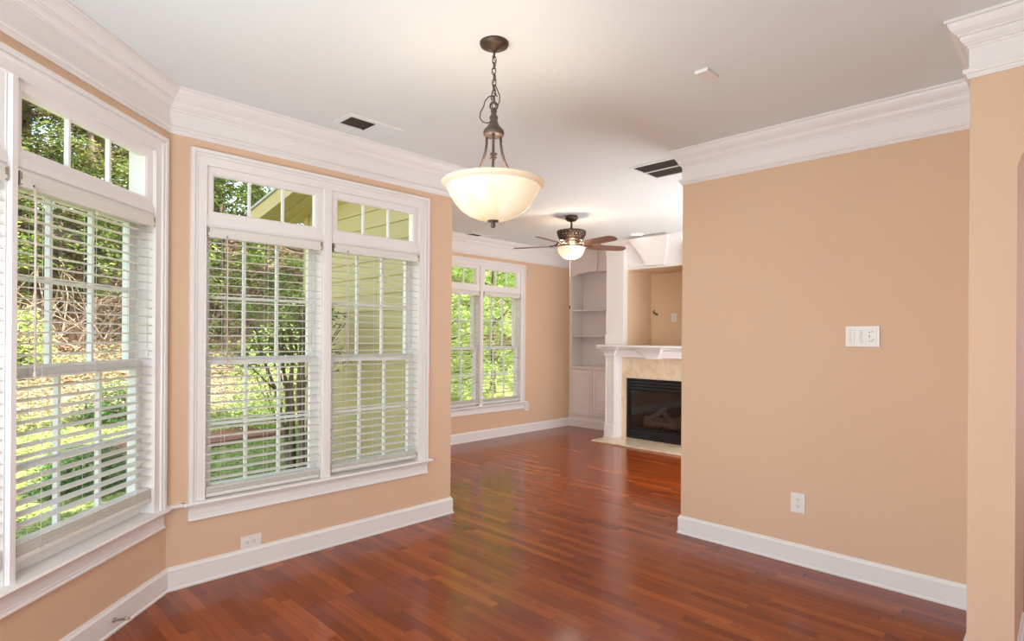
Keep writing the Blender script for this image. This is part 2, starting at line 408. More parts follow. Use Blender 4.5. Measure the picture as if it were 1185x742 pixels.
K45 = math.tan(R(22.5))
NW = dict(x0=0.993, x1=2.639, j0=1.078, m0=1.778, m1=1.85, j1=2.552)
HZ0, HZ1 = 0.436, 2.372
wall('wall_north', (XC, YN), 0, XN2 - XC, [(NW['j0'] - XC - .015, NW['j1'] - XC + .015, HZ0, HZ1)], T * K45, -0.0)
BW = dict(out0=0.037, j0=0.125, m0=0.956, m1=0.998, j1=1.826, out1=1.913)     # distances from the bay corner
BL = BLEN
bx = lambda b: BL - b
wall('wall_bay', (XW, YN - (XC - XW)), R(45), BL, [(bx(BW['j1']) - .015, bx(BW['j0']) + .015, HZ0, HZ1)], T * K45, T * K45)
wall('wall_west', (XW, -3.0), R(90), YN - (XC - XW) + 3.0, [], T, T * K45)
# return wall between the nook and the den (its outer face is the sided house wall)
struct(MB().box(XN2 - .075, YN + 0.0005, 0, XN2 - .0005, Y2 + T, H).build('wall_den_west', M['wall']))
FW = dict(x0=4.35, x1=6.052, j0=4.435, m0=5.165, m1=5.235, j1=5.965)
wall('wall_den_north', (XN2, Y2), 0, 7.4 - XN2, [(FW['j0'] - XN2 - .015, FW['j1'] - XN2 + .015, HZ0, HZ1)], 0, T)
# right wall with its jog towards the camera
struct(MB().prism([(XE, .311), (3.61, .311), (3.61, .17), (3.92, .17), (3.92, YE), (XE, YE)][::-1], 0, H).build('wall_right', M['wall']))
# pier wall with arched passage
def arch_wall():
    mb = MB(); xa, xb = 3.05, 3.6
    y1, y0 = 0.16, -1.04; zs = 2.10; rise = 0.22; n = 16
    mb.box(xa, y1, 0, xb, .311, H); mb.box(xa, -3.0, 0, xb, y0, H)
    arc = []
    hw = (y1 - y0) / 2; yc = (y1 + y0) / 2
    for i in range(n + 1):
        a = PI * i / n; ca = math.cos(a)
        arc.append((yc + hw * ca, zs + rise * (1 - abs(ca) ** 2.0) ** 0.5))
    for i in range(n):
        p, q = arc[i], arc[i + 1]
        mb.prism([p, (p[0], H), (q[0], H), q], xa, xb, 'x')
    return mb
struct(arch_wall().build('wall_pier', M['wall']))
struct(MB().box(3.92, 1.46, 0, 7.4, 1.6, H).build('wall_den_south', M['wall']))
struct(MB().box(5.2, -3.0, 0, 5.34, 1.46, H).build('wall_hall', M['wall']))
struct(MB().box(XW, -3.14, 0, 5.34, -3.0, H).build('wall_south', M['wall']))
# east wall of the den with the chimney breast: firebox hole, tall niche above
YF0, YF1 = 3.205, 4.655; YNi0, YNi1 = 3.50, 4.36; YBx0, YBx1 = 3.466, 4.394; XM = 6.75
eb = MB()
eb.box(7.4, 1.46, 0, 7.54, Y2 + T, H)
eb.box(XM, YF0, 0, 7.4, YBx0, 1.27); eb.box(XM, YBx1, 0, 7.4, YF1, 1.27)
eb.box(XM, YBx0, 0.85, 7.4, YBx1, 1.27); eb.box(7.25, YBx0, 0, 7.4, YBx1, .85); eb.box(XM, YBx0, 0, 7.25, YBx1, 0.02)
eb.box(6.70, YF0, 1.27, 7.4, YNi0, H); eb.box(6.70, YNi1, 1.27, 7.4, YF1, H)
eb.box(6.72, YNi0, 2.33, 7.4, YNi1, H)
eb.box(7.30, YNi0, 1.27, 7.4, YNi1, 2.33)
struct(eb.build('wall_east', M['tvwall']))

# ------------------------------------------------------------------ crown, baseboards
CROWN = [(0.0, -.0005), (.080, -.0005), (.080, -.013), (.070, -.0135), (.070, -.019), (.067, -.030), (.058, -.044), (.046, -.056), (.040, -.060),
         (.040, -.067), (.032, -.0675), (.032, -.073), (.030, -.082), (.023, -.092), (.017, -.096), (.017, -.104), (.009, -.1045), (.009, -.116), (.004, -.1165),
         (.004, -.200), (.013, -.2005), (.013, -.205), (.022, -.2055), (.023, -.216), (.019, -.223), (.012, -.2235), (.012, -.231), (.008, -.236), (.008, -.242), (0.0, -.242)]
CROWN = [(d, H + z) for d, z in CROWN]
BASE = [(0.0, 0.001), (.020, 0.001), (.020, .012), (.015, .016), (.015, .104), (.0165, .108), (.0145, .114), (.009, .120), (.007, .129), (0, .129)]
pathL = [(XW, -3.0), (XW, YN - (XC - XW)), (XC, YN), (XN2, YN), (XN2, Y2), (7.10, Y2)]
pathR = [(3.05, .16), (3.05, .311), (XE, .311), (XE, YE), (3.92, YE), (3.92, 1.6), (7.4, 1.6), (7.4, YF0)]
struct(MB().sweep(pathL, CROWN, 1).build('trim_1', M['trim']), 'white built-up crown moulding over the windows')
struct(MB().sweep([(3.05, -3.0)] + pathR[1:], CROWN, -1).build('trim_2', M['trim']), 'white built-up crown moulding over the right wall')
struct(MB().sweep(pathL, BASE, 1).build('baseboard_left', M['trim']))
struct(MB().sweep([(3.58, .16)] + pathR, BASE, -1).build('baseboard_right', M['trim']))
STOOLP = [(0, .448), (.022, .448), (.030, .453), (.030, .463), (.024, .468), (0, .468)]
struct(MB().sweep([(XC - .05 * S2, YN - .05 * S2), (XC, YN), (NW['x0'] - .02, YN)], STOOLP, 1).build('trim_3', M['trim']), 'narrow white sill strip in the bay corner')

# ------------------------------------------------------------------ windows (local: x left->right from inside, y outward, z up)
def window(idx, origin, rz, x0, j0, m0, m1, j1, x1, label, horn0=.03, horn1=.03):
    w = struct(empty('window_%d' % idx, (origin[0], origin[1], 0), rz), label)
    ZS, ZH = .468, 2.362
    cw = j0 - x0
    prof = [(0, 0), (0, -.013), (.007, -.013), (.007, -.009), (.012, -.010), (.046, -.012), (.050, -.020), (.058, -.021), (.060, -.017), (.064, -.017), (.065, -.027), (cw - .002, -.027), (cw, -.024), (cw, 0)]
    MB().frame([(j0, ZS), (j0, ZH), (j1, ZH), (j1, ZS)], prof).build('casing', M['trim'], w)
    # stool and apron
    st = MB(); st.prism([(0.06, ZS - .02), (-.044, ZS - .02), (-.050, ZS - .010), (-.044, ZS), (0.06, ZS)], x0 - horn0, x1 + horn1, 'x')
    # prism along x expects (y,z)
    st.build('stool', M['trim'], w)
    ap = MB(); ap.prism([(0, .362), (-.020, .362), (-.020, .368), (-.014, .374), (-.014, .382), (-.011, .384), (-.011, .420), (-.016, .424), (-.016, .430), (-.026, .438), (-.026, .4475), (0, .4475)], x0, x1, 'x')
    ap.build('apron', M['trim'], w)
    # jamb liner, sill, mullion post, transom bar
    jb = MB(); D = .13
    jb.box(j0 - .015, 0, ZS - .03, j0, D, ZH + .01); jb.box(j1, 0, ZS - .03, j1 + .015, D, ZH + .01); jb.box(j0 - .015, 0, ZH, j1 + .015, D, ZH + .01)
    jb.box(j0, .06, ZS - .03, j1, D + .04, ZS + .008)
    jb.build('jamb', M['trim'], w)
    mu = MB(); mu.box(m0, .001, ZS, m1, D, ZH); mm = (m0 + m1) / 2; mw = (m1 - m0) / 2
    mu.prism([(m0 + .004, 0), (m0 + .010, -.014), (mm - .012, -.016), (mm + .012, -.016), (m1 - .010, -.014), (m1 - .004, 0)], ZS, ZH)
    mu.build('mullion', M['trim'], w)
    tb = MB()
    for a, b in ((j0, m0), (m1, j1)):
        tb.box(a, .002, 2.018, b, D, 2.072); tb.box(a, -.004, 2.030, b, .002, 2.060)
    tb.build('transom_bar', M['trim'], w)
    for a, b in ((j0, m0), (m1, j1)):
        # fixed transom light
        za, zb = 2.072, ZH; fwd = .045; y = .018
        t = MB().frame([(a + fwd, za + .038), (a + fwd, zb - .045), (b - fwd, zb - .045), (b - fwd, za + .038)], [(0, 0), (0, .03), (fwd, .03), (fwd, -.012), (.010, -.008)], closed=True, y0=y)
        tf = t.build('transom_frame', M['trim'], w)
        g0, g1, gz0, gz1 = a + fwd, b - fwd, za + .038, zb - .045
        mt = MB()
        for k in (1, 2):
            xx = g0 + (g1 - g0) * k / 3; mt.box(xx - .0065, y + .006, gz0, xx + .0065, y + .026, gz1)
        mt.build('muntins', M['vinyl'], tf)
        MB().box(g0 - .003, y + .014, gz0 - .003, g1 + .003, y + .018, gz1 + .003).build('pane', M['glass'], tf)
        # double-hung sashes
        for nm, z0, z1, yy, bot in (('upper_sash', 1.225, 2.018, .094, .045), ('lower_sash', ZS + .008, 1.262, .055, .060)):
            sw = .048; top = .045 if nm == 'upper_sash' else .036
            gx0, gx1, gz0, gz1 = a + sw, b - sw, z0 + bot, z1 - top
            s = MB(); s.box(a, yy, z0, gx0, yy + .035, z1); s.box(gx1, yy, z0, b, yy + .035, z1)
            s.box(gx0, yy, z0, gx1, yy + .035, gz0); s.box(gx0, yy, gz1, gx1, yy + .035, z1)
            so = s.build(nm, M['vinyl'], w)
            mt = MB()
            for k in (1, 2):
                xx = gx0 + (gx1 - gx0) * k / 3; mt.box(xx - .008, yy + .006, gz0, xx + .008, yy + .028, gz1)
            zz = (gz0 + gz1) / 2; mt.box(gx0, yy + .007, zz - .008, gx1, yy + .027, zz + .008)
            mt.build('muntins', M['vinyl'], so)
            MB().box(gx0 - .003, yy + .015, gz0 - .003, gx1 + .003, yy + .019, gz1 + .003).build('pane', M['glass'], so)
    return w
window(1, (0, YN), 0, NW['x0'], NW['j0'], NW['m0'], NW['m1'], NW['j1'], NW['x1'], 'white twin window with transoms in the middle wall')
OB = (XW, YN - (XC - XW))
window(2, OB, R(45), bx(BW['out1']), bx(BW['j1']), bx(BW['m1']), bx(BW['m0']), bx(BW['j0']), bx(BW['out0']), 'white twin window with transoms in the angled left wall', .0, .0)
window(3, (0, Y2), 0, FW['x0'], FW['j0'], FW['m0'], FW['m1'], FW['j1'], FW['x1'], 'white twin window with transoms at the far end of the den')

# ------------------------------------------------------------------ blinds
def blind(origin, rz, a, b, zbot, stack, label, cords=True, tassel=False, wand_z=1.22, wand_dx=.10, tilt=4.5, pitch=.0485, hw=.0235):
    """hangs inside the jamb a..b ; local frame as the windows"""
    w = tag(empty('window_blind', (origin[0], origin[1], 0), rz), label, 'blind', 'white slatted blinds in the windows')
    a += .008; b -= .008
    v = MB(); v.prism([(.000, 1.956), (-.010, 1.958), (-.013, 1.972), (-.010, 2.006), (-.014, 2.014), (.000, 2.016)], a, b, 'x')
    v.build('valance', M['blind'], w)
    hr = MB(); hr.box(a + .004, .004, 1.962, b - .004, .048, 2.012).build('head_rail', M['blind'], w)
    MB().box(a - .004, -.012, 1.962, a + .008, .046, 2.014).build('bracket', M['nickel'], w)
    MB().box(b - .008, -.012, 1.962, b + .004, .046, 2.014).build('bracket', M['nickel'], w)
    s = MB(); z = 1.932; yc = .024; ct, stl = math.cos(R(tilt)), math.sin(R(tilt))
    zs = []
    while z > zbot + .045 + stack * .0088: zs.append(z); z -= pitch
    for i in range(stack): zs.append(zbot + .031 + i * .0078)
    rnd = random.Random(hash(label) % 1000 if False else len(label))
    for z in zs:
        d = rnd.uniform(-.0012, .0012)
        top = [(yc - hw * ct, z - hw * stl + d), (yc - hw * .4, z + .0022 + d), (yc + hw * .4, z + .0022 + d), (yc + hw * ct, z + hw * stl + d)]
        bot = [(p[0], p[1] - .0030) for p in top][::-1]
        s.prism(top + bot, a, b, 'x')
    s.build('slats', M['blind'], w)
    MB().box(a, yc - .026, zbot, b, yc + .026, zbot + .023).build('bottom_rail', M['blind'], w, bevel=.004)
    ld = MB(); L_ = b - a
    for f in (.14, .5, .86):
        xx = a + L_ * f
        for yy in (yc - .0275, yc + .0275):
            ld.box(xx - .0008, yy - .0006, zbot + .018, xx + .0008, yy + .0006, 1.965)
    ld.build('ladder_cords', M['cord'], w)
    wx = a + wand_dx
    wd = MB(); wd.tube([(wx, -.018, 1.965), (wx + .001, -.022, 1.90), (wx + .002, -.022, wand_z + .03)], .0042, 8)
    wd.ball((wx + .002, -.022, wand_z + .018), .0065, 10, 2.0)
    wd.build('tilt_wand', M['wand'], w)
    MB().tube([(wx, .000, 1.968), (wx, -.016, 1.972), (wx, -.018, 1.955)], .0030, 6).build('wand_hook', M['slot'], w)
    cx = b - .07
    cd = MB()
    cd.tube([(cx, -.016, 1.962), (cx, -.018, 1.6), (cx + .001, -.018, wand_z + .1 if not tassel else .66)], .0011, 5)
    cd.tube([(cx + .008, -.016, 1.962), (cx + .007, -.018, 1.6), (cx + .002, -.018, wand_z + .1 if not tassel else .66)], .0011, 5)
    cd.build('lift_cord', M['cord'], w)
    zt = (wand_z + .1 if not tassel else .66)
    MB().lathe([(.0005, 0), (.003, 0), (.005, -.012), (.0085, -.030), (.006, -.034), (.0005, -.034)], 12, (cx + .0015, -.018, zt)).build('tassel', M['bronze'] if tassel else M['blind'], w)
    return w
O0 = (0, YN)
blind(O0, 0, NW['j0'], NW['m0'], .474, 4, 'white slatted blind in the left half of the middle window, leafy yard behind')
blind(O0, 0, NW['m1'], NW['j1'], .490, 3, 'white slatted blind in front of the yellow siding')
blind(OB, R(45), bx(BW['m0']), bx(BW['j0']), .530, 6, 'white slatted blind in the angled left wall, next to the bay corner', wand_dx=.055, wand_z=1.225, pitch=.0438, hw=.025)
blind(OB, R(45), bx(BW['j1']), bx(BW['m1']), .530, 6, 'white slatted blind nearest the left edge, beyond the mullion of the angled window', wand_dx=.08, tassel=True, pitch=.0438, hw=.025)
blind((0, Y2), 0, FW['j0'], FW['m0'], .490, 5, 'white slatted blind in the left half of the far den window')
blind((0, Y2), 0, FW['m1'], FW['j1'], .490, 5, 'white slatted blind in the right half of the far den window')

# ------------------------------------------------------------------ wall plates
def duplex(name, origin, rz, label, horizontal=False, group=None):
    """local x right seen from the room, y outward into wall (plate at y<0), centre at origin"""
    w = tag(empty(name, origin, rz), label, 'outlet', group)
    W_, H_ = (.058, .035) if horizontal else (.0415, .0615)
    W_, H_ = (.061, .037) if horizontal else (.0415, .061)
    MB().box(-W_, -.006, -H_, W_, 0, H_).build('cover_plate', M['plate'], w, bevel=.0025)
    for s in (-1, 1):
        rc = MB(); sl = MB()
        cx, cz = (s * .020, 0) if horizontal else (0, s * .020)
        pts = [(cx + .0165 * math.cos(2 * PI * k / 16), cz + .0145 * math.sin(2 * PI * k / 16)) for k in range(16)]
        rc.prism(pts, -.0085, -.005, 'y')
        for dx in (-.006, .006):
            if horizontal: sl.box(cx - .002, -.0088, cz + dx - .0011, cx + .006, -.0080, cz + dx + .0011)
            else: sl.box(cx + dx - .0013, -.0092, cz - .001, cx + dx + .0013, -.0080, cz + .007)
        if horizontal: sl.box(cx - .0105, -.0092, cz - .002, cx - .0065, -.0080, cz + .002)
        else: sl.box(cx - .0022, -.0092, cz - .0095, cx + .0022, -.0080, cz - .0055)
        ro = rc.build('receptacle', M['plate'], w)
        sl.build('slots', M['slot'], ro)
    MB().ball((0, -.0062, 0), .0028, 8, .5).build('screw', M['plate'], w)
    return w
duplex('wall_outlet', (1.337, YN, .164), 0, 'white outlet lying sideways just above the baseboard under the middle window', True)
duplex('wall_outlet', (XE, 1.208, .382), R(-90), 'white upright outlet low on the right wall')
duplex('wall_outlet', (6.11, Y2, .383), 0, 'white outlet at the lower right corner of the far den window')
duplex('wall_outlet', (7.30, 3.99, 1.689), R(-90), 'small white outlet high on the back wall of the niche over the mantel')

def control_plate():
    w = tag(empty('control_panel', (XE, .8635, 1.4165), R(-90)), 'wide white wall control plate with three button sections on the right wall', 'control panel')
    MB().box(-.0865, -.010, -.0605, .0865, 0, .0605).build('cover_plate', M['plate'], w, bevel=.003)
    a = MB(); a.box(-.072, -.0125, -.046, -.040, -.009, .046); a.build('button_strip', M['plate'], w, bevel=.001)
    b = MB(); b.box(-.030, -.0125, -.046, .018, -.009, .046); b.build('speaker_grille', M['plate'], w, bevel=.001)
    c = MB(); c.box(.028, -.0125, -.046, .072, -.009, .046); c.build('keypad', M['plate'], w, bevel=.001)
    g = MB()
    for k, z in enumerate((.036, .020, .004, -.004, -.014, -.022, -.032)):
        g.box(-.068, -.0131, z - .0012, -.050 - .004 * (k % 2), -.0122, z + .0012)
    for k in range(9):
        z = .034 - k * .0085; g.box(-.014 + .002 * math.sin(k), -.0131, z - .0013, .004 + .002 * math.sin(k), -.0122, z + .0013)
    g.build('printed_markings', M['greymark'], w)
    d = MB()
    for x, z, lx, lz in ((.036, .024, .010, .003), (.050, .028, .012, .0022), (.036, .006, .006, .004), (.038, -.004, .006, .004),
                         (.036, -.026, .004, .005), (.046, -.028, .005, .003), (.052, -.022, .006, .003), (.058, -.016, .005, .003)):
        d.box(x - lx / 2, -.0133, z - lz / 2, x + lx / 2, -.0122, z + lz / 2)
    d.build('dark_markings', M['slot'], w)
control_plate()

def door_stop():
    b = .43; p = Vector((XC - b * S2, YN - b * S2, .062)); rz = R(45)
    w = tag(empty('door_stop', p, rz), 'small metal spring door stop on the baseboard below the left window', 'door stop')
    cone = MB().tube([(0, -.0150, 0), (0, -.022, 0), (0, -.026, 0)], [.011, .010, .005], 12); cone.build('base', M['nickel'], w)
    pts = []
    for i in range(90):
        t = i / 89; a = t * 2 * PI * 11
        pts.append((.0045 * math.cos(a) - .004 * t * t, -.024 - .050 * t, .0045 * math.sin(a) + .010 * t * t))
    MB().tube(pts, .0013, 5).build('spring', M['nickel'], w)
    MB().tube([(-.004, -.070, .010), (-.0045, -.078, .011), (-.006, -.092, .013)], [.006, .009, .0085], 12).build('tip', M['rubber'], w)
door_stop()

# ------------------------------------------------------------------ ceiling fittings
def register(x0, y0, x1, y1, label, dark_frac):
    w = tag(empty('ceiling_vent', ((x0 + x1) / 2, (y0 + y1) / 2, H)), label, 'vent', 'supply vents in the ceiling')
    hx, hy = (x1 - x0) / 2, (y1 - y0) / 2
    MB().frame([(-hx + .03, -hy + .03), (-hx + .03, hy - .03), (hx - .03, hy - .03), (hx - .03, -hy + .03)], [(0, 0), (0, -.008), (.026, -.005), (.030, 0)], closed=True,
               mtx=Matrix.Rotation(R(-90), 4, 'X') @ Matrix.Diagonal((1, -1, 1, 1)) if False else Matrix(((1, 0, 0, 0), (0, 0, 1, 0), (0, 1, 0, 0), (0, 0, 0, 1)))).build('frame', M['ceil'], w)
    ix, iy = hx - .03, hy - .03; xm = -ix + 2 * ix * dark_frac
    MB().box(-ix, -iy, -.0012, xm, iy, -.0002).build('duct_opening', M['louver'], w)
    MB().box(xm, -iy, -.0012, ix, iy, -.0002).build('damper', M['ceil'], w)
    lv = MB(); n = 9
    for k in range(n):
        y = -iy + (k + .5) * 2 * iy / n
        lv.box(xm + .004, y - .004, -.006, ix, y + .001, -.0015)
    lv.build('louvers', M['ceil'], w)
    dk = MB()
    for k in range(n):
        y = -iy + (k + .5) * 2 * iy / n
        dk.box(-ix, y - .001, -.005, xm, y + .0006, -.0013)
    dk.box(xm - .002, -iy, -.007, xm + .002, iy, -.001)
    dk.build('dark_louvers', M['bronze2'], w)
register(1.742, 3.098, 2.138, 3.312, 'ceiling vent with one dark half above the middle window', .50)
register(4.835, 5.50, 5.245, 5.69, 'small ceiling vent far back in the den over its window', .50)

def return_grille():
    x0, x1, y0, y1 = 3.83, 4.235, 2.085, 2.495
    w = tag(empty('return_grille', ((x0 + x1) / 2, (y0 + y1) / 2, H)), 'square dark return air grille in the ceiling at the right wall corner', 'vent')
    hx, hy = (x1 - x0) / 2, (y1 - y0) / 2
    fr = MB(); c = .022
    for a in ((-hx, -hy, hx, -hy + c), (-hx, hy - c, hx, hy), (-hx, -hy + c, -hx + c, hy - c), (hx - c, -hy + c, hx, hy - c), (-.008, -hy + c, .008, hy - c)):
        fr.box(a[0], a[1], -.008, a[2], a[3], 0)
    fr.build('frame', M['ceil'], w)
    MB().box(-hx + c, -hy + c, -.0015, hx - c, hy - c, -.0003).build('duct_opening', M['louver'], w)
    lv = MB(); n = 24
    for k in range(n):
        y = -hy + c + (k + .5) * 2 * (hy - c) / n
        for a, b in ((-hx + c, -.008), (.008, hx - c)):
            lv.add([(a, y - .004, -.0065), (b, y - .004, -.0065), (b, y + .003, -.002), (a, y + .003, -.002), (a, y - .003, -.0075), (b, y - .003, -.0075), (b, y + .004, -.003), (a, y + .004, -.003)],
                   [(0, 1, 2, 3), (7, 6, 5, 4), (0, 4, 5, 1), (3, 2, 6, 7), (0, 3, 7, 4), (1, 5, 6, 2)])
    lv.build('louvers', M['louver'], w)
return_grille()

sp_ = tag(MB().box(-.060, -.034, -.016, .060, .034, 0).build('ceiling_sensor', M['plate'], loc=(2.731, 1.322, H), bevel=.002), 'small white rectangular box fixed to the bare ceiling', 'sensor')

def can_light(x, y, label, group=None):
    w = tag(empty('recessed_light', (x, y, H)), label, 'ceiling light', group)
    MB().lathe([(.076, -.0005), (.076, -.006), (.094, -.007), (.100, -.003), (.101, -.0003)], 32).build('trim_ring', M['plate'], w)
    MB().lathe([(.0001, -.0045), (.060, -.0045), (.076, -.0035)], 32).build('lens', M['bulb'], w)
    l = light('recessed_lamp', 'AREA', (x, y, H - .012), 0.3, (1.0, 0.90, 0.76), (0, 0, -1), .11, shape='DISK')
can_light(6.357, 4.01, 'round lit recessed ceiling light in front of the fireplace')

# ------------------------------------------------------------------ pendant lamp
def pendant():
    cx, cy = 1.783, 1.883
    w = tag(empty('pendant_lamp', (cx, cy, H)), 'hanging lamp with glowing alabaster bowl on a bronze chain', 'lamp')
    Z = lambda z: z - H
    MB().lathe([(.0001, -.0005), (.066, -.0005), (.066, -.006), (.063, -.014), (.050, -.021), (.024, -.026), (.014, -.034), (.008, -.040), (.0001, -.041)], 36).build('canopy', M['bronze'], w)
    ch = MB(); z = 2.702; i = 0; ll, lw, wr = .030, .0085, .0024; pitch = .0255
    while z > 2.452:
        pts = []
        for k in range(14):
            a = 2 * PI * k / 14
            x = lw * math.cos(a); zz = (ll / 2 - lw) * (1 if math.sin(a) > 0 else -1) * (0 if abs(math.sin(a)) < 1e-6 else 1) + lw * math.sin(a)
            rot = (i % 2) * PI / 2 + .5
            pts.append((x * math.cos(rot) + .0015 * math.sin(i * 1.7), x * math.sin(rot), Z(z) - ll / 2 + zz))
        ch.tube(pts, wr, 6, closed=True); z -= pitch; i += 1
    ch.build('chain', M['bronze'], w)
    wi = MB(); pts = []
    for k in range(50):
        t = k / 49; a = t * 2 * PI * 4
        pts.append((.008 * math.cos(a), .008 * math.sin(a), Z(2.70 - .25 * t)))
    wi.tube(pts, .0017, 6)
    # slack loop of cord near the hub and a bunched spare length of chain
    lx = lambda r, z: (r * .7018, -r * .7124, Z(z))
    wi.tube([lx(-.004, 2.50), lx(-.022, 2.495), lx(-.040, 2.475), (lx(-.046, 2.45)), lx(-.060, 2.425), lx(-.064, 2.40), lx(-.052, 2.380), lx(-.030, 2.374), lx(-.012, 2.382)], .0026, 7)
    wi.tube([lx(.004, 2.55), lx(.014, 2.53), lx(.026, 2.50), lx(.026, 2.475), lx(.018, 2.455), lx(.006, 2.46), lx(-.006, 2.47), lx(-.014, 2.49), lx(-.008, 2.51), lx(.004, 2.512), lx(.016, 2.495)], .0026, 7)
    wi.build('wire', M['bronze'], w)
    ring = MB(); rp = [(.017 * math.cos(2 * PI * k / 20) * .7018, -.017 * math.cos(2 * PI * k / 20) * .7124, Z(2.452 + .017 * math.sin(2 * PI * k / 20))) for k in range(20)]
    ring.tube(rp, .004, 8, closed=True); ring.build('hanging_loop', M['bronze'], w)
    MB().lathe([(.0001, Z(2.440)), (.012, Z(2.438)), (.015, Z(2.428)), (.011, Z(2.418)), (.014, Z(2.410)), (.020, Z(2.400)), (.016, Z(2.388)), (.019, Z(2.376)), (.026, Z(2.362)), (.036, Z(2.350)), (.046, Z(2.340)), (.048, Z(2.328)),
                (.046, Z(2.322)), (.046, Z(2.318)), (.040, Z(2.314)), (.0001, Z(2.314))], 36).build('hub', M['bronze2'], w)
    for k in range(3):
        a = R(120 * k) + R(225)
        prof = [(.037, 2.322), (.038, 2.285), (.043, 2.250), (.057, 2.212), (.074, 2.178), (.092, 2.150), (.125, 2.122), (.160, 2.104), (.190, 2.098)]
        pts = [(r * math.cos(a), r * math.sin(a), Z(z)) for r, z in prof]
        MB().tube(pts, .0062, 10).build('arm', M['bronze2'], w)
    st = MB(); st.tube([(0, 0, Z(2.32)), (0, 0, Z(1.925))], .005, 10)
    st.build('stem', M['bronze2'], w)
    bd = MB()
    for z in (2.232, 2.214): 
        for k in range(6): bd.ball((.012 * math.cos(k * PI / 3), .012 * math.sin(k * PI / 3), Z(z)), .006, 8)
    bd.build('beads', M['bronze'], w)
    # bowl
    rim = [(.212, 2.098), (.224, 2.104), (.234, 2.1035), (.2365, 2.098), (.234, 2.092), (.222, 2.084), (.214, 2.080)]
    MB().lathe([(r, Z(z)) for r, z in rim], 64).build('bowl_rim', M['bowlrim'], w)
    out = [(.214, 2.082), (.206, 2.064), (.192, 2.035), (.172, 2.005), (.146, 1.977), (.112, 1.953), (.072, 1.937), (.030, 1.930), (.004, 1.9285)]
    inn = [(r - .004 if r > .02 else .004, z + .004) for r, z in out][::-1]
    bowl = MB().lathe([(r, Z(z)) for r, z in out + inn + [(.212, 2.098)]], 64).build('bowl', M['bowl'], w)
    MB().lathe([(.0001, Z(1.931)), (.026, Z(1.930)), (.025, Z(1.925)), (.010, Z(1.922)), (.009, Z(1.914)), (.012, Z(1.908)), (.010, Z(1.901)), (.004, Z(1.896)), (.0001, Z(1.895))], 24).build('finial', M['bronze2'], w)
    for k in range(3):
        a = R(120 * k) + R(20)
        p = (.085 * math.cos(a), .085 * math.sin(a), Z(2.06))
        bo = MB().ball(p, .026, 12, 1.25); bo.build('bulb', M['bulb'], w)
    for k in range(3):
        a = R(120 * k) + R(20)
        l = light('pendant_lamp_light', 'POINT', (cx + .085 * math.cos(a), cy + .085 * math.sin(a), 2.115), 1.3, (1.0, 0.90, 0.76)); l.data.shadow_soft_size = .03
pendant()

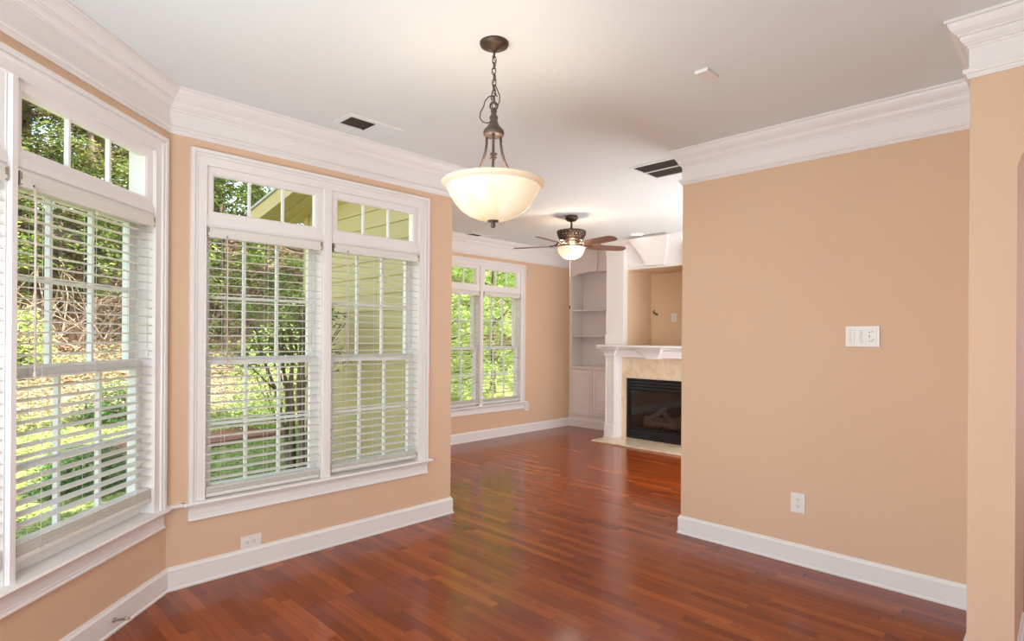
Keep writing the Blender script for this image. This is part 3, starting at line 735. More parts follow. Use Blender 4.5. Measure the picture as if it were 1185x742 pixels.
# ------------------------------------------------------------------ ceiling fan
def ceiling_fan():
    cx, cy = 4.92, 3.94
    w = tag(empty('ceiling_fan', (cx, cy, H), R(-YAW)), 'bronze five-blade ceiling fan with a lit glass bowl in the den', 'ceiling fan')
    # local x = camera right, y = away
    MB().lathe([(.0001, -.0005), (.066, -.0005), (.070, -.010), (.070, -.030), (.060, -.045), (.048, -.058), (.022, -.064), (.016, -.066), (.0001, -.066)], 32).build('canopy', M['bronze'], w)
    MB().lathe([(.011, -.06), (.011, -.125), (.018, -.135), (.026, -.150), (.036, -.160), (.036, -.168), (.001, -.168)], 20).build('down_rod', M['bronze'], w)
    def flute(r, z, a, j): return r * (1 + .022 * math.cos(24 * a)) if 3 < j < 10 else r
    MB().lathe([(.030, -.160), (.140, -.163), (.158, -.168), (.162, -.176), (.158, -.188), (.150, -.205), (.142, -.222), (.136, -.240), (.133, -.252), (.130, -.262), (.134, -.270), (.126, -.276), (.04, -.280)], 96, fn=flute).build('motor_housing', M['bronze'], w)
    md = MB()
    for k in range(24):
        a = 2 * PI * k / 24
        md.ball((.152 * math.cos(a), .152 * math.sin(a), -.212), .009, 8); md.ball((.142 * math.cos(a + .13), .142 * math.sin(a + .13), -.236), .007, 8)
    md.build('beading', M['bronze2'], w)
    MB().lathe([(.04, -.278), (.095, -.280), (.100, -.300), (.092, -.318), (.100, -.325), (.142, -.330), (.150, -.336), (.150, -.345), (.14, -.347), (.04, -.347)], 48).build('switch_housing', M['bronze2'], w)
    ZB = 2.41 - H
    for k in range(5):
        ang = R(18 + 72 * k)
        mt = Matrix.Rotation(ang, 4, 'Z')
        arm = MB(); arm.add([(.11, -.020, ZB + .012), (.11, .020, ZB + .012), (.24, .038, ZB + .004), (.24, -.038, ZB + .004), (.11, -.020, ZB + .004), (.11, .020, ZB + .004), (.24, .038, ZB - .004), (.24, -.038, ZB - .004)],
                            [(0, 1, 2, 3), (7, 6, 5, 4), (0, 4, 5, 1), (1, 5, 6, 2), (2, 6, 7, 3), (3, 7, 4, 0)], False, mt)
        arm.tube([(.09, 0, ZB + .055), (.13, 0, ZB + .045), (.16, 0, ZB + .02), (.21, 0, ZB + .004)], .009, 8, mtx=mt)
        arm.build('blade_iron', M['bronze'], w)
        bl = MB(); out = [(.19, -.050), (.30, -.060), (.45, -.068), (.58, -.068), (.63, -.060), (.66, -.035), (.667, 0), (.66, .035), (.63, .060), (.58, .068), (.45, .068), (.30, .060), (.19, .050)]
        pm = mt @ Matrix.Translation((0, 0, ZB)) @ Matrix.Rotation(R(-13), 4, 'X')
        bl.prism(out, -.003, .003, 'z', pm); bl.build('blade', M['blade'], w)
    o_ = [(.140, -.347), (.152, -.352), (.150, -.362), (.148, -.372), (.140, -.400), (.122, -.432), (.095, -.458), (.060, -.475), (.020, -.482), (.004, -.4825)]
    i_ = [(r - .004 if r > .02 else .004, z + .004) for r, z in o_][::-1]
    MB().lathe(o_ + i_, 48).build('bowl', M['fanbowl'], w)
    MB().lathe([(.0001, -.478), (.020, -.480), (.018, -.488), (.008, -.494), (.010, -.502), (.006, -.510), (.0001, -.511)], 16).build('finial', M['bronze2'], w)
    pc = MB(); pc.tube([(.004, .10, -.345), (.003, .152, -.42), (.003, .152, -.98)], .0016, 5); pc.build('pull_chain', M['cord'], w)
    MB().lathe([(.0005, 0), (.006, -.005), (.008, -.020), (.005, -.034), (.0005, -.036)], 12, (.003, .152, -.98)).build('pull_knob', M['bronze'], w)
    MB().ball((0, 0, -.41), .03, 12, 1.2).build('bulb', M['bulb'], w)
    # the bulbs' light, above the bowl rim and below the motor
    for k in range(3):
        a = R(30 + 120 * k) - R(YAW)
        l = light('fan_lamp_light', 'POINT', (cx + .145 * math.cos(a), cy + .145 * math.sin(a), H - .322), 4.4, (1.0, 0.80, 0.58)); l.data.shadow_soft_size = .02
    l = light('fan_lamp_glow', 'POINT', (cx, cy, H - .56), 7, (1.0, 0.82, 0.62)); l.data.shadow_soft_size = .14
ceiling_fan()

# ------------------------------------------------------------------ fireplace
def fireplace():
    w = tag(empty('fireplace', (XM, (YF0 + YF1) / 2, 0)), 'white mantel fireplace with cream marble surround and panelled overmantel', 'fireplace')
    ox, oy = XM, (YF0 + YF1) / 2
    mt = Matrix.Translation((-ox, -oy, 0)); yc = oy
    def B(mb, name, m, parent=w, bevel=0.0): return mb.build(name, M[m], parent, bevel=bevel)
    hb = MB(); hb.box(6.215, YF0 + .045, 0.001, XM + .02, YF1 - .045, .024, mt); B(hb, 'hearth', 'marble', bevel=.004)
    mb = MB()
    mb.box(XM - .012, YBx1, .024, XM - .0005, YF1 - .12, 1.15, mt); mb.box(XM - .012, YF0 + .12, .024, XM - .0005, YBx0, 1.15, mt); mb.box(XM - .012, YBx0, .845, XM - .0005, YBx1, 1.15, mt)
    B(mb, 'marble_surround', 'marble')
    # columns
    for s in (1, -1):
        ya, yb = (YF1 - .145, YF1) if s > 0 else (YF0, YF0 + .145)
        c = MB(); c.box(6.60, ya, .024 if False else .001, XM - .0005, yb, 1.14, mt)
        # raised side beads leave a shallow sunken panel on the face
        for q0, q1 in ((ya, ya + .018), (yb - .018, yb)): c.box(6.590, q0 + .001, .215, 6.601, q1 - .001, 1.12, mt)
        for k in range(3):
            q = ya + .034 + k * .030; c.box(6.594, q, .24, 6.601, q + .017, 1.08, mt)
        col = B(c, 'column', 'trim')
        pl = MB(); pl.box(6.575, ya - .006, .001, XM - .001, yb + .006, .19, mt); pl.box(6.568, ya - .010, .001, XM - .001, yb + .010, .035, mt); pl.box(6.583, ya - .003, .19, XM - .001, yb + .003, .205, mt)
        B(pl, 'plinth', 'trim', col, .003)
        inn = MB(); q = ya - .03 if s > 0 else yb; inn.box(6.70, q, .024, XM - .0125, q + .03, 1.14, mt); B(inn, 'inner_slip', 'trim', col)
    # bed moulding under the shelf: ogee wrapping the outside, broken forward over columns and at the keystone
    BED = [(0, 1.135), (.008, 1.137), (.012, 1.150), (.014, 1.175), (.022, 1.200), (.040, 1.222), (.064, 1.236), (.090, 1.246), (.098, 1.252), (.098, 1.268), (0, 1.268)]
    f0, f1 = 6.600, 6.585
    ya, yb, yc_ = YF1 - .145, YF1, yc
    pth = [(XM, YF1), (6.59, YF1), (6.59, ya), (6.645, ya), (6.645, YF0 + .145), (6.59, YF0 + .145), (6.59, YF0), (XM, YF0)]
    bm_ = MB(); bm_.sweep(pth, BED, 1, mtx=mt); bm_.box(6.60, YF0, 1.14, XM, YF1, 1.268, mt)
    B(bm_, 'bed_moulding', 'trim')
    def keystone(xf0, xf1, y, z0, z1, w0, w1, xb, curve=.0, n=8):
        # tapered block: narrow at the bottom, curving forward towards the top
        k = MB(); vs = []; 
        for i in range(n + 1):
            t = i / n; z = z0 + (z1 - z0) * t; x = xf0 + (xf1 - xf0) * (t ** 1.8); h = w0 + (w1 - w0) * (t ** 1.3)
            vs += [(x, y + h, z), (x, y - h, z), (xb, y - h, z), (xb, y + h, z)]
        fs = [(3, 2, 1, 0), tuple(4 * n + j for j in range(4))]
        for i in range(n):
            for j in range(4): j2 = (j + 1) % 4; fs.append((4 * i + j, 4 * i + j2, 4 * i + 4 + j2, 4 * i + 4 + j))
        return k.add(vs, fs, False, mt)
    B(keystone(6.60, 6.455, yc, 1.120, 1.268, .085, .215, XM), 'keystone', 'trim')
    sh = MB(); sh.prism([(6.46, 1.268), (6.444, 1.274), (6.440, 1.284), (6.444, 1.294), (6.455, 1.300), (6.72, 1.300), (6.72, 1.268)][::-1], YF0 - .045, YF1 + .045, 'y', mt)
    # clip the shelf back to the chimney by the box above; ends rounded by bevel
    B(sh, 'mantel_shelf', 'trim', bevel=.003)
    sb = MB(); sb.box(6.70, YNi0, 1.2705, 7.299, YNi1, 1.296, mt); B(sb, 'niche_floor', 'trim')
    # overmantel pilasters
    for s in (1, -1):
        ya, yb = (YNi1 + .008, YF1) if s > 0 else (YF0, YNi0 - .008)
        p = MB(); p.box(6.60, ya, 1.300, 6.6995, yb, H - .001, mt)
        B(p, 'pilaster', 'trim', bevel=.003)
        q = MB(); q.box(6.585, ya - .004, 1.300, 6.60, yb + .004, 1.440, mt); B(q, 'pilaster_base', 'trim', bevel=.003)
        PC = [(0, H - .20), (.008, H - .198), (.008, H - .186), (.004, H - .182), (.004, H - .13), (.014, H - .10), (.030, H - .06), (.050, H - .035), (.060, H - .03), (.060, H - .001), (0, H - .001)]
        cr = MB(); cr.sweep([(6.72, yb), (6.60, yb), (6.60, ya), (6.70, ya)], PC, 1, mtx=mt); B(cr, 'pilaster_crown', 'trim')
    # white header above the niche: a tall cove with a lip at the bottom
    HD = [(0, 2.333), (.030, 2.333), (.034, 2.345), (.030, 2.358), (.016, 2.364), (.018, 2.40), (.026, 2.45), (.042, 2.50), (.066, 2.55), (.098, 2.595), (.135, 2.63), (.16, 2.65), (.165, 2.662), (.165, 2.675), (.18, 2.70), (.19, 2.712), (.19, H - .001), (0, H - .001)]
    hd = MB(); hd.sweep([(6.718, YNi1 + .006), (6.718, YNi0 - .006)], HD, 1, mtx=mt); B(hd, 'header', 'trim')
    B(keystone(6.645, 6.455, yc, 2.362, 2.705, .140, .290, 6.72), 'header_keystone', 'trim')
fireplace()

def firebox():
    yc = (YBx0 + YBx1) / 2
    w = tag(empty('firebox_insert', (XM, yc, 0.024)), 'black gas firebox with louvers and dark glass front', 'fireplace insert')
    mt = Matrix.Translation((-XM, -yc, -.024)); y0, y1 = YBx0 + .002, YBx1 - .002; z0, z1 = .0245, .843
    sh = MB(); sh.box(7.20, y0 + .02, z0, 7.22, y1 - .02, z1 - .02, mt); sh.box(XM + .03, y0, z0, 7.22, y0 + .02, z1 - .02, mt); sh.box(XM + .03, y1 - .02, z0, 7.22, y1, z1 - .02, mt)
    sh.box(XM + .03, y0, z1 - .02, 7.22, y1, z1, mt); sh.box(XM + .03, y0 + .02, z0, 7.2, y1 - .02, z0 + .12, mt)
    sh.build('lining', M['soot'], w)
    fr = MB(); fr.box(XM - .022, y0, z0, XM + .03, y0 + .045, z1, mt); fr.box(XM - .022, y1 - .045, z0, XM + .03, y1, z1, mt)
    fr.box(XM - .022, y0 + .045, z1 - .02, XM + .03, y1 - .045, z1, mt); fr.box(XM - .022, y0 + .045, z0, XM + .03, y1 - .045, z0 + .012, mt)
    fr.build('frame', M['black'], w, bevel=.002)
    for nm, za, zb, n in (('upper_louvers', .695, .822, 3), ('lower_louvers', .040, .150, 4)):
        lv = MB()
        for k in range(n):
            z = za + (zb - za) * (k + .5) / n; hh = (zb - za) / n * .34
            lv.prism([(XM - .020, z - hh), (XM - .016, z - hh * 1.1), (XM + .012, z + hh * .4), (XM + .012, z + hh), (XM - .012, z + hh * .9)][::-1], y0 + .045, y1 - .045, 'y', mt)
        lv.build(nm, M['blackrefl'], w)
    bk = MB(); bk.box(XM + .013, y0 + .045, .690, XM + .02, y1 - .045, .823, mt); bk.box(XM + .013, y0 + .045, .04, XM + .02, y1 - .045, .155, mt); bk.build('louver_backing', M['black'], w)
    MB().box(XM - .005, y0 + .046, .155, XM - .001, y1 - .046, .69, mt).build('glass_front', M['fireglass'], w)
    fg = MB(); fg.frame([(y0 + .06, .168), (y0 + .06, .678), (y1 - .06, .678), (y1 - .06, .168)], [(0, 0), (0, -.008), (.014, -.008), (.014, 0)], closed=True,
                        mtx=mt @ Matrix(((0, 1, 0, XM - .006), (1, 0, 0, 0), (0, 0, 1, 0), (0, 0, 0, 1))))
    fg.build('glass_frame', M['black'], w)
    # logs standing on a grate inside
    g = tag(empty('gas_logs', (6.98, yc, .145)), 'stacked brown ceramic logs on a grate behind the firebox glass', 'logs')
    gm = Matrix.Translation((-6.98, -yc, -.145))
    rnd = random.Random(3)
    def log(p0, p1, r, name='log'):
        p0 = Vector(p0); p1 = Vector(p1); pts = []; rr = []
        for i in range(9):
            t = i / 8; q = p0.lerp(p1, t); q += Vector((rnd.uniform(-.008, .008), rnd.uniform(-.008, .008), rnd.uniform(-.008, .008))); pts.append(q); rr.append(r * rnd.uniform(.85, 1.15))
        MB().tube(pts, rr, 10, mtx=gm).build(name, M['log'], g)
    log((7.08, yc - .38, .235), (7.06, yc + .36, .245), .055)
    log((6.93, yc - .32, .215), (6.95, yc + .30, .210), .045)
    log((6.92, yc + .30, .235), (7.02, yc + .02, .430), .033)
    log((6.90, yc - .22, .235), (7.05, yc + .12, .400), .036)
    log((6.94, yc - .05, .26), (7.06, yc - .30, .36), .030)
    gr = MB()
    for k in range(9):
        y = yc - .32 + k * .08; gr.tube([(6.86, y, .20), (6.87, y, .165), (7.10, y, .165), (7.12, y, .19)], .007, 6, mtx=gm)
    for x in (6.89, 7.08): gr.tube([(x, yc - .34, .158), (x, yc + .34, .158)], .007, 6, mtx=gm)
    for x in (6.89, 7.08):
        for y in (yc - .3, yc + .3): gr.tube([(x, y, .1455), (x, y, .16)], .007, 6, mtx=gm)
    gr.build('grate', M['black'], g)
firebox()
hk = MB(); hk.tube([(7.296, 4.30, 1.80), (7.270, 4.305, 1.785), (7.262, 4.285, 1.765), (7.258, 4.27, 1.755), (7.262, 4.24, 1.735), (7.27, 4.225, 1.74)], .006, 6)
hk.tube([(7.258, 4.30, 1.765), (7.255, 4.27, 1.752), (7.255, 4.235, 1.728)], .010, 8)
tag(hk.build('cable_end', M['slot']), 'short dark cable end sticking out of the niche wall over the mantel', 'cable')

# ------------------------------------------------------------------ built-in bookcase
def bookcase():
    y0, y1 = 4.66, Y2 - .0005; X = XB; o0, o1 = 4.81, 5.660; yc = (o0 + o1) / 2
    w = tag(empty('built_in_bookcase', (X, yc, 0)), 'white built-in bookcase with arched opening, shelves and cupboard doors', 'bookcase')
    mt = Matrix.Translation((-X, -yc, 0))
    f = MB(); f.box(X, o1, 0, X + .02, y1, H - .001, mt); f.box(X, y0, 0, X + .02, o0, H - .001, mt)
    n = 16; zs, rise = 2.365, .055
    for i in range(n):
        a0, a1 = o0 + (o1 - o0) * i / n, o0 + (o1 - o0) * (i + 1) / n
        zz = lambda y: zs + rise * (1 - ((y - yc) / (o1 - yc)) ** 2)
        f.prism([(a0, zz(a0)), (a1, zz(a1)), (a1, H - .001), (a0, H - .001)], X, X + .02, 'x', mt)
    f.box(X, o0, .900, X + .02, o1, .930, mt); f.box(X, o0, 0.0, X + .02, o1, .19, mt)
    f.build('face_frame', M['trim'], w, bevel=.0015)
    c = MB(); c.box(7.385, o0 - .02, 0.19, 7.3995, o1 + .02, 2.44, mt); c.box(X + .02, o1, .19, 7.385, o1 + .02, 2.44, mt); c.box(X + .02, o0 - .02, .19, 7.385, o0, 2.44, mt)
    c.box(X + .02, o0, 2.425, 7.385, o1, 2.44, mt); c.box(X + .02, o0, .19, 7.385, o1, .205, mt)
    c.build('carcass', M['trim'], w)
    MB().box(X - .012, o0 - .01, .930, 7.384, o1 + .01, .950, mt).build('counter', M['trim'], w, bevel=.003)
    for z in (1.412, 1.812):
        MB().box(X + .012, o0, z, 7.384, o1, z + .020, mt).build('shelf', M['trim'], w, bevel=.002)
    for a, b in ((o0 + .008, yc - .004), (yc + .004, o1 - .008)):
        d = MB(); z0, z1 = .196, .896
        d.box(X - .024, a, z0, X - .004, b, z1, mt)
        dd = d.build('door', M['trim'], w, bevel=.002)
        # arched raised panel on each door
        m_ = .055; ym = (a + b) / 2; pts = [(a + m_, z0 + m_), (b - m_, z0 + m_)]
        for i in range(9):
            y = b - m_ + (a - b + 2 * m_) * i / 8; pts.append((y, z1 - m_ - .045 + .045 * math.sin(PI * i / 8)))
        cyy = sum(q[0] for q in pts) / len(pts); czz = sum(q[1] for q in pts) / len(pts)
        big = [(q[0] + (.012 if q[0] > cyy else -.012), q[1] + (.012 if q[1] > czz else -.012)) for q in pts]
        rim = MB(); n_ = len(pts); vs = [(X - .0245, *q) for q in big] + [(X - .034, *q) for q in big] + [(X - .034, *q) for q in pts] + [(X - .0245, *q) for q in pts]
        rim.add(vs, [(k + m2 * n_, (k + 1) % n_ + m2 * n_, (k + 1) % n_ + (m2 + 1) * n_, k + (m2 + 1) * n_) for m2 in range(3) for k in range(n_)], False, mt)
        rim.build('door_moulding', M['trim'], dd)
        inn = [(cyy + (q[0] - cyy) * .80, czz + (q[1] - czz) * .90) for q in pts]
        MB().prism(inn, X - .033, X - .0235, 'x', mt).build('door_panel', M['trim'], dd, bevel=.006)
    KB = MB().sweep([(X, y1), (X, 4.66)], BASE, 1, mtx=mt); KB.build('plinth_moulding', M['trim'], w)
    # tall cove crown with a tapered keystone in the middle
    HC = [(0, 2.47), (.012, 2.472), (.014, 2.50), (.022, 2.54), (.036, 2.58), (.058, 2.62), (.088, 2.655), (.100, 2.665), (.100, 2.68), (.112, 2.70), (.118, 2.712), (.118, H - .0015), (0, H - .0015)]
    MB().sweep([(X, y1), (X, 4.66)], HC, 1, mtx=mt).build('crown', M['trim'], w)
    k = MB(); n = 8; vs = []
    for i in range(n + 1):
        t = i / n; z = 2.412 + (2.69 - 2.412) * t; x = X - .03 - .115 * (t ** 1.8); h = .062 + .10 * (t ** 1.3)
        vs += [(x, yc + h, z), (x, yc - h, z), (X, yc - h, z), (X, yc + h, z)]
    fs = [(3, 2, 1, 0), tuple(4 * n + j for j in range(4))]
    for i in range(n):
        for j in range(4): j2 = (j + 1) % 4; fs.append((4 * i + j, 4 * i + j2, 4 * i + 4 + j2, 4 * i + 4 + j))
    k.add(vs, fs, False, mt); k.build('keystone', M['trim'], w)
bookcase()

# ------------------------------------------------------------------ outdoors: the neighbouring house wing
def house_wing():
    x = XN2 - .075; w = tag(empty('house_wing', (x, 4.7, 0)), 'yellow lap-sided house wall with soffit seen through the right window', 'house')
    mt = Matrix.Translation((-x, -4.7, 0)); y0, y1 = YN + T + .002, Y2 + T + .02
    s = MB(); z = -.35; e = .152
    while z < 2.84:
        zt = min(z + e + .012, 3.0)
        s.prism([(x - .0015, z), (x - .020, z), (x - .006, zt), (x - .0015, zt)][::-1], y0, y1, 'y', mt); z += e
    # prism 'y' takes (x,z)
    s.build('siding', M['siding'], w)
    cb = MB(); cb.box(x - .024, y1 - .09, -.35, x - .0005, y1 + .006, 2.72, mt); cb.build('corner_board', M['soffit'], w)
    ev = MB()
    za, zb = 3.05, 2.59; ya, yb = y0, 6.35; xo = x - .42
    def Z(y): return za + (zb - za) * (y - ya) / (yb - ya)
    bands = [(x - .02, x - .12, -.02), (x - .12, x - .24, 0), (x - .24, x - .42, .015)]
    for a, b, dz in bands:
        ev.add([(a, ya, Z(ya) + dz), (b, ya, Z(ya) + dz), (b, yb, Z(yb) + dz), (a, yb, Z(yb) + dz), (a, ya, Z(ya) + .06), (b, ya, Z(ya) + .06), (b, yb, Z(yb) + .06), (a, yb, Z(yb) + .06)],
               [(0, 1, 2, 3), (7, 6, 5, 4), (0, 4, 5, 1), (1, 5, 6, 2), (2, 6, 7, 3), (3, 7, 4, 0)], False, mt)
    ev.build('soffit', M['soffit'], w)
    fa = MB()
    for a, b, z0, z1 in ((xo - .02, xo, -.03, .11),):
        fa.add([(a, ya, Z(ya) + z0), (b, ya, Z(ya) + z0), (b, yb, Z(yb) + z0), (a, yb, Z(yb) + z0), (a, ya, Z(ya) + z1), (b, ya, Z(ya) + z1), (b, yb, Z(yb) + z1), (a, yb, Z(yb) + z1)],
               [(0, 1, 2, 3), (7, 6, 5, 4), (0, 4, 5, 1), (1, 5, 6, 2), (2, 6, 7, 3), (3, 7, 4, 0)], False, mt)
    fa.build('fascia', M['soffit'], w)
    ro = MB(); a, b = xo - .04, 7.6; z0, z1 = .11, .135
    ro.add([(a, ya, Z(ya) + z0), (b, ya, Z(ya) + z0), (b, yb + .02, Z(yb) + z0), (a, yb + .02, Z(yb) + z0), (a, ya, Z(ya) + z1), (b, ya, Z(ya) + z1), (b, yb + .02, Z(yb) + z1), (a, yb + .02, Z(yb) + z1)],
           [(0, 1, 2, 3), (7, 6, 5, 4), (0, 4, 5, 1), (1, 5, 6, 2), (2, 6, 7, 3), (3, 7, 4, 0)], False, mt)
    ro.build('roof', M['shingle'], w)
house_wing()

# ------------------------------------------------------------------ outdoors: ground and planting
def gz(x, y):
    base = -.12 + .05 * min(6.0, max(0, y - 4))
    yy = y - 9.2 + min(2.4, max(0, (x - 4.5)) * .9)
    h = 0.0
    if yy > 0: h = .42 * yy - .35 * (1 - math.exp(-yy * 1.2))
    if yy > 11: h = .42 * 11 + (yy - 11) * .12
    return base + h + .10 * noise.noise(Vector((x * .5, y * .5, 0))) * min(1, max(0, yy + .6))
g = MB(); nx, ny = 70, 80; x0, x1, y0, y1 = -16, 26, 3.3, 32; vs = []
for j in range(ny + 1):
    for i in range(nx + 1):
        x = x0 + (x1 - x0) * i / nx; y = y0 + (y1 - y0) * j / ny
        inside = (y < Y2 + .3 and x > XN2 - .1) or y < YN + .2
        vs.append((x, y, min(gz(x, y), -.14) if inside else gz(x, y)))
fs = [(j * (nx + 1) + i, j * (nx + 1) + i + 1, (j + 1) * (nx + 1) + i + 1, (j + 1) * (nx + 1) + i) for j in range(ny) for i in range(nx)]
g.add(vs, fs, True)
tag(g.build('ground', M['ground'], fix=False), 'lawn by the house rising to a wooded bank', None, None, 'structure')

def leaf_cloud(n, fn, size, rnd, flat=0.0):
    """n small rhombic leaves; fn(rnd) -> position"""
    vs = []; fs = []
    for i in range(n):
        p = fn(rnd); s = size * rnd.uniform(.6, 1.3)
        a = rnd.uniform(0, 2 * PI); t = rnd.uniform(-1, 1) * (1 - flat) * 1.3
        u = Vector((math.cos(a), math.sin(a), t * .5)).normalized()
        v = u.cross(Vector((rnd.uniform(-.6, .6), rnd.uniform(-.6, .6), 1)).normalized()).normalized()
        k = len(vs); w_ = s * .42
        vs += [p - u * s * .5, p + v * w_ * .5 - u * s * .05, p + u * s * .5, p - v * w_ * .5 - u * s * .05]; fs.append((k, k + 1, k + 2, k + 3))
    return vs, fs
def cloud_obj(name, vs, fs, m, parent=None):
    me = bpy.data.meshes.new(name); me.from_pydata([tuple(v) for v in vs], [], fs); me.materials.append(m)
    o = bpy.data.objects.new(name, me); C.objects.link(o)
    if parent: o.parent = parent
    return o
def clumps(n, fn, spread, rnd): return [(fn(rnd), spread * rnd.uniform(.6, 1.3)) for _ in range(n)]
def in_clumps(cl):
    def f(rnd):
        c, s = rnd.choice(cl); 
        while True:
            v = Vector((rnd.uniform(-1, 1), rnd.uniform(-1, 1), rnd.uniform(-1, 1)))
            if v.length < 1: break
        return c + Vector((v.x * s, v.y * s, v.z * s * .55))
    return f
def tree_proto(name, h, r, trunk_r, m, seed, nleaf, size, low=.12, bark='bark', conic=.6):
    rnd = random.Random(seed); w = empty(name)
    tr = MB(); pts = []; rr = []
    for i in range(8):
        t = i / 7; pts.append((.12 * math.sin(i * 1.1 + seed) * t, .12 * math.cos(i * .9 + seed) * t, -.15 + h * .9 * t)); rr.append(trunk_r * (1 - .85 * t))
    tr.tube(pts, rr, 8)
    for k in range(14):
        t = rnd.uniform(low + .05, .85); a = rnd.uniform(0, 2 * PI); L_ = r * (1 - conic * t) * .8
        b = Vector((0, 0, h * t)); e = b + Vector((math.cos(a) * L_, math.sin(a) * L_, L_ * .35))
        tr.tube([b, b.lerp(e, .5) + Vector((0, 0, -.05)), e], [trunk_r * .35, trunk_r * .2, trunk_r * .08], 5)
    tr.build('trunk', M[bark], w)
    def pos(rnd):
        t = rnd.uniform(low, 1.0); a = rnd.uniform(0, 2 * PI); q = r * (1 - conic * t) * math.sqrt(rnd.random())
        return Vector((math.cos(a) * q, math.sin(a) * q, h * t))
    cl = clumps(70, pos, r * .24, rnd)
    vs, fs = leaf_cloud(nleaf, in_clumps(cl), size, rnd)
    cloud_obj('foliage', vs, fs, m, w)
    return w
def place(proto, first, x, y, s, rz, label, cat, group=None, sz=None):
    o = proto if first else copy_tree(proto)
    o.location = (x, y, gz(x, y)); o.rotation_euler = (0, 0, rz); o.scale = (s, s, sz or s)
    return tag(o, label, cat, group)

rnd = random.Random(11)
ever = tree_proto('evergreen_tree', 7.5, 2.1, .16, M['leaf_dark'], 5, 17000, .125, low=.06)
spots = [(-1.2, 13.5, 1.0), (0.8, 14.6, 1.1), (2.3, 13.2, .9), (3.9, 14.8, 1.1), (5.6, 15.6, 1.1), (-3.0, 15.2, 1.1), (1.6, 17.5, 1.3), (4.9, 18.5, 1.3), (-0.6, 18.0, 1.35), (7.4, 17.6, 1.2), (10.0, 18.8, 1.3), (-5.0, 17, 1.2), (13, 18.5, 1.3), (16, 17.5, 1.3), (19, 16, 1.2)]
for i, (x, y, s) in enumerate(spots):
    place(ever, i == 0, x, y + 1.6, s, rnd.uniform(0, 6), 'dark evergreen tree on the wooded bank behind the house', 'tree', 'evergreens on the bank')
dec = tree_proto('green_tree', 6.5, 2.3, .11, M['leaf_bright'], 8, 14000, .125, low=.03, conic=.35)
spots = [(6.8, 9.6, .8), (8.8, 9.8, .85), (10.8, 10.2, .9), (8.0, 12.2, 1.0), (10.3, 12.8, 1.1), (12.8, 11.0, 1.0), (12.6, 14.0, 1.2), (6.3, 12.6, .9), (15.5, 12.5, 1.1), (18, 12, 1.1), (6.2, 7.9, .5), (7.6, 8.0, .55), (9.0, 8.2, .55), (10.6, 8.6, .6)]
for i, (x, y, s) in enumerate(spots):
    place(dec, i == 0, x, y, s, rnd.uniform(0, 6), 'bright green leafy tree outside the far den window', 'tree', 'green trees behind the den')
mid = tree_proto('young_tree', 4.2, 1.5, .07, M['leaf_mid'], 12, 4200, .13, low=.12, conic=.4)
spots = [(.4, 10.9, .85), (2.9, 10.6, .9), (4.3, 11.2, .95), (-1.2, 11.2, .9), (1.7, 12.0, .85)]
for i, (x, y, s) in enumerate(spots):
    place(mid, i == 0, x, y + 1.7, s, rnd.uniform(0, 6), 'thin-leaved young tree halfway up the leafy bank', 'tree', 'young trees on the bank')
# bare brushwood on the bank
def brush_proto():
    rb = random.Random(4); w = MB()
    for k in range(34):
        a = rb.uniform(0, 2 * PI); p = Vector((rb.uniform(-.7, .7), rb.uniform(-.4, .4), -.05)); d = Vector((math.cos(a) * .6, math.sin(a) * .4, rb.uniform(.4, 1.2))).normalized(); pts = [p]
        for j in range(5): d = (d + Vector((rb.uniform(-.4, .4), rb.uniform(-.4, .4), rb.uniform(-.35, .2)))).normalized(); pts.append(pts[-1] + d * rb.uniform(.15, .34))
        w.tube(pts, [.014, .012, .010, .008, .006, .003], 5)
    return w.build('brushwood', M['twig'])
br = brush_proto()
for i in range(16):
    x = rnd.uniform(-1.5, 5.0); y = rnd.uniform(11.4, 15); o = br if i == 0 else br.copy()
    if i: C.objects.link(o)
    o.location = (x, y, gz(x, y)); o.rotation_euler = (0, 0, rnd.uniform(0, 6)); s = rnd.uniform(.7, 1.3); o.scale = (s, s, s)
    tag(o, 'tangle of bare brown branches on the leafy bank', 'brushwood', 'bare branches on the bank')

# ground cover and litter
def stuff(name, n, fn, size, m, label, cat, flat=.3):
    r_ = random.Random(n); vs, fs = leaf_cloud(n, fn, size, r_, flat); o = cloud_obj(name, vs, fs, m); return tag(o, label, cat, None, 'stuff')
def ivy(r_):
    x = r_.uniform(-2.5, 6.5); y = 9.3 + 3.0 * r_.random() ** 1.2
    return Vector((x, y, gz(x, y) + r_.uniform(.0, .20) * (1 + .8 * math.sin(x * 3.1) * math.sin(y * 2.7))))
stuff('ground_cover', 42000, ivy, .055, M['leaf_ivy'], 'yellow-green leafy ground cover at the foot of the bank', 'ground cover')
def litter(r_):
    x = r_.uniform(-5, 9); y = r_.uniform(10.9, 18); return Vector((x, y, gz(x, y) + r_.uniform(.0, .05)))
stuff('leaf_litter', 30000, litter, .12, M['leaf_dry'], 'dry brown leaves lying on the bank', 'fallen leaves', .6)
def grass(r_):
    x = r_.uniform(-2, 3.6); y = r_.uniform(3.9 if x < 2.6 else 6.1, 9.6); return Vector((x, y, gz(x, y) + r_.uniform(.0, .03)))
stuff('lawn_grass', 30000, grass, .05, M['leaf_grass'], 'short green lawn grass outside the windows', 'grass', 0.0)
mu = MB()
def strip(pts, wdt, h):
    for a, b in zip(pts[:-1], pts[1:]):
        a = Vector(a); b = Vector(b); d = (b - a).normalized(); n_ = Vector((-d.y, d.x)) * wdt / 2
        q = [a + n_, a - n_, b - n_, b + n_]; mu.prism([(p.x, p.y) for p in q], gz(0, 7.7) - .06, gz(0, 7.7) + h)
strip([(1.25, 7.55), (1.8, 7.6), (3.2, 7.9)], .8, .05)
struct(mu.build('path', M['mulch']), 'reddish mulch strip across the lawn')

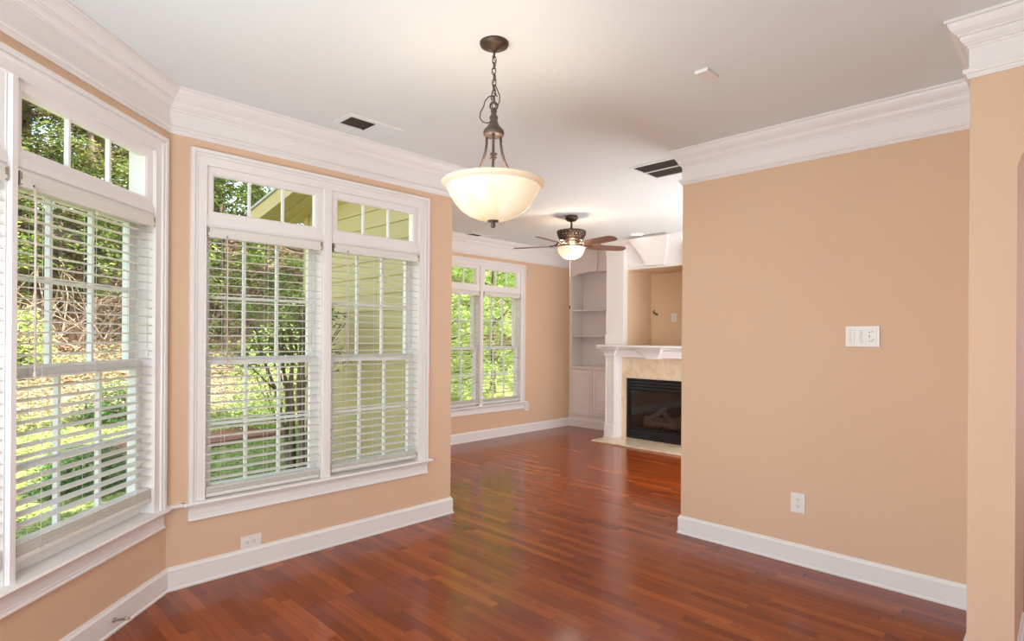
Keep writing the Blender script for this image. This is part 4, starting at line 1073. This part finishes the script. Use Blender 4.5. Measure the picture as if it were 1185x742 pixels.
mu = MB(); mu.prism([(-.35, 3.6), (-.1, 3.75), (.9, 4.3), (1.0, 5.0), (.5, 5.1), (-.2, 4.5)], -.16, -.055)
struct(mu.build('path', M['mulch']), 'dark mulch bed against the house below the angled window')
# boxwood hedges by the bay window
def shrub(name, x, y, rx, ry, h, m, n, size, label, cat):
    r_ = random.Random(int(x * 100) + n); w = tag(empty(name, (x, y, gz(x, y))), label, cat)
    def pos(r_):
        while True:
            v = Vector((r_.uniform(-1, 1), r_.uniform(-1, 1), r_.uniform(0, 1)))
            if .25 < v.length < 1.04: break
        return Vector((v.x * rx, v.y * ry, v.z * h + .02))
    vs, fs = leaf_cloud(n, pos, size, r_); cloud_obj('foliage', vs, fs, m, w)
    st = MB()
    for k in range(7):
        a = k * .9; st.tube([(.03 * math.cos(a), .03 * math.sin(a), -.05), (rx * .35 * math.cos(a), ry * .35 * math.sin(a), h * .4), (rx * .6 * math.cos(a), ry * .6 * math.sin(a), h * .75)], [.012, .009, .004], 5)
    st.build('stems', M['bark'], w)
    return w
shrub('boxwood_shrub', .98, 6.3, .42, .34, .42, M['leaf_box'], 5000, .035, 'low clipped dark green shrub outside the near left window', 'shrub')
shrub('flowering_shrub', 1.9, 9.5, .6, .5, .55, M['leaf_box'], 2600, .06, 'small dark green shrub at the lawn edge seen through the middle window', 'shrub')
shrub('leafy_shrub', 3.55, 8.3, .75, .6, 1.45, M['leaf_bright'], 4200, .07, 'bright green bushy shrub behind the many-stemmed tree', 'shrub')
shrub('laurel_shrub', .95, 11.6, .45, .4, .95, M['leaf_bright'], 900, .10, 'light green leafy sapling standing on the brown bank', 'shrub')

# many-stemmed crepe myrtle close to the wing
def myrtle():
    x, y = 2.27, 4.86; w = tag(empty('crepe_myrtle', (x, y, gz(x, y))), 'many-stemmed small tree just outside the middle window', 'tree'); r_ = random.Random(21)
    ends = []
    for k in range(9):
        a = k * 2 * PI / 9 + r_.uniform(-.3, .3); sx, sy = math.cos(a), math.sin(a); rad = r_.uniform(.05, .12)
        if k == 3: sx, sy, lean = -.9, .3, .42
        else: lean = r_.uniform(.02, .13)
        pts = [Vector((sx * rad, sy * rad, -.06))]
        for j in range(1, 8):
            t = j / 7; pts.append(Vector((sx * (rad + lean * t * t) + r_.uniform(-.02, .02), sy * (rad + lean * t * t) + r_.uniform(-.02, .02), 1.75 * t)))
        tr = MB(); tr.tube(pts, [.022, .021, .019, .017, .015, .013, .010, .006], 8)
        for q in range(2):
            b = pts[4 + q]; e = b + Vector((sx * .25 + r_.uniform(-.2, .2), sy * .25 + r_.uniform(-.2, .2), .35)); tr.tube([b, b.lerp(e, .5), e], [.008, .006, .003], 5); ends.append(e)
        tr.build('trunk', M['barkpale'], w); ends.append(pts[-1]); ends.append(pts[-2])
    cl = [(e + Vector((r_.uniform(-.1, .1), r_.uniform(-.1, .1), r_.uniform(-.1, .1))), r_.uniform(.12, .26)) for e in ends]
    cl = [(c if c.x < .28 else Vector((.24, c.y, c.z)), min(s, .20)) for c, s in cl]
    cl += [(Vector((r_.uniform(-.75, .15), r_.uniform(-.2, .3), r_.uniform(1.25, 1.65))), r_.uniform(.1, .2)) for _ in range(8)]
    vs, fs = leaf_cloud(2600, in_clumps(cl), .055, r_); cloud_obj('foliage', vs, fs, M['leaf_mid'], w)
myrtle()
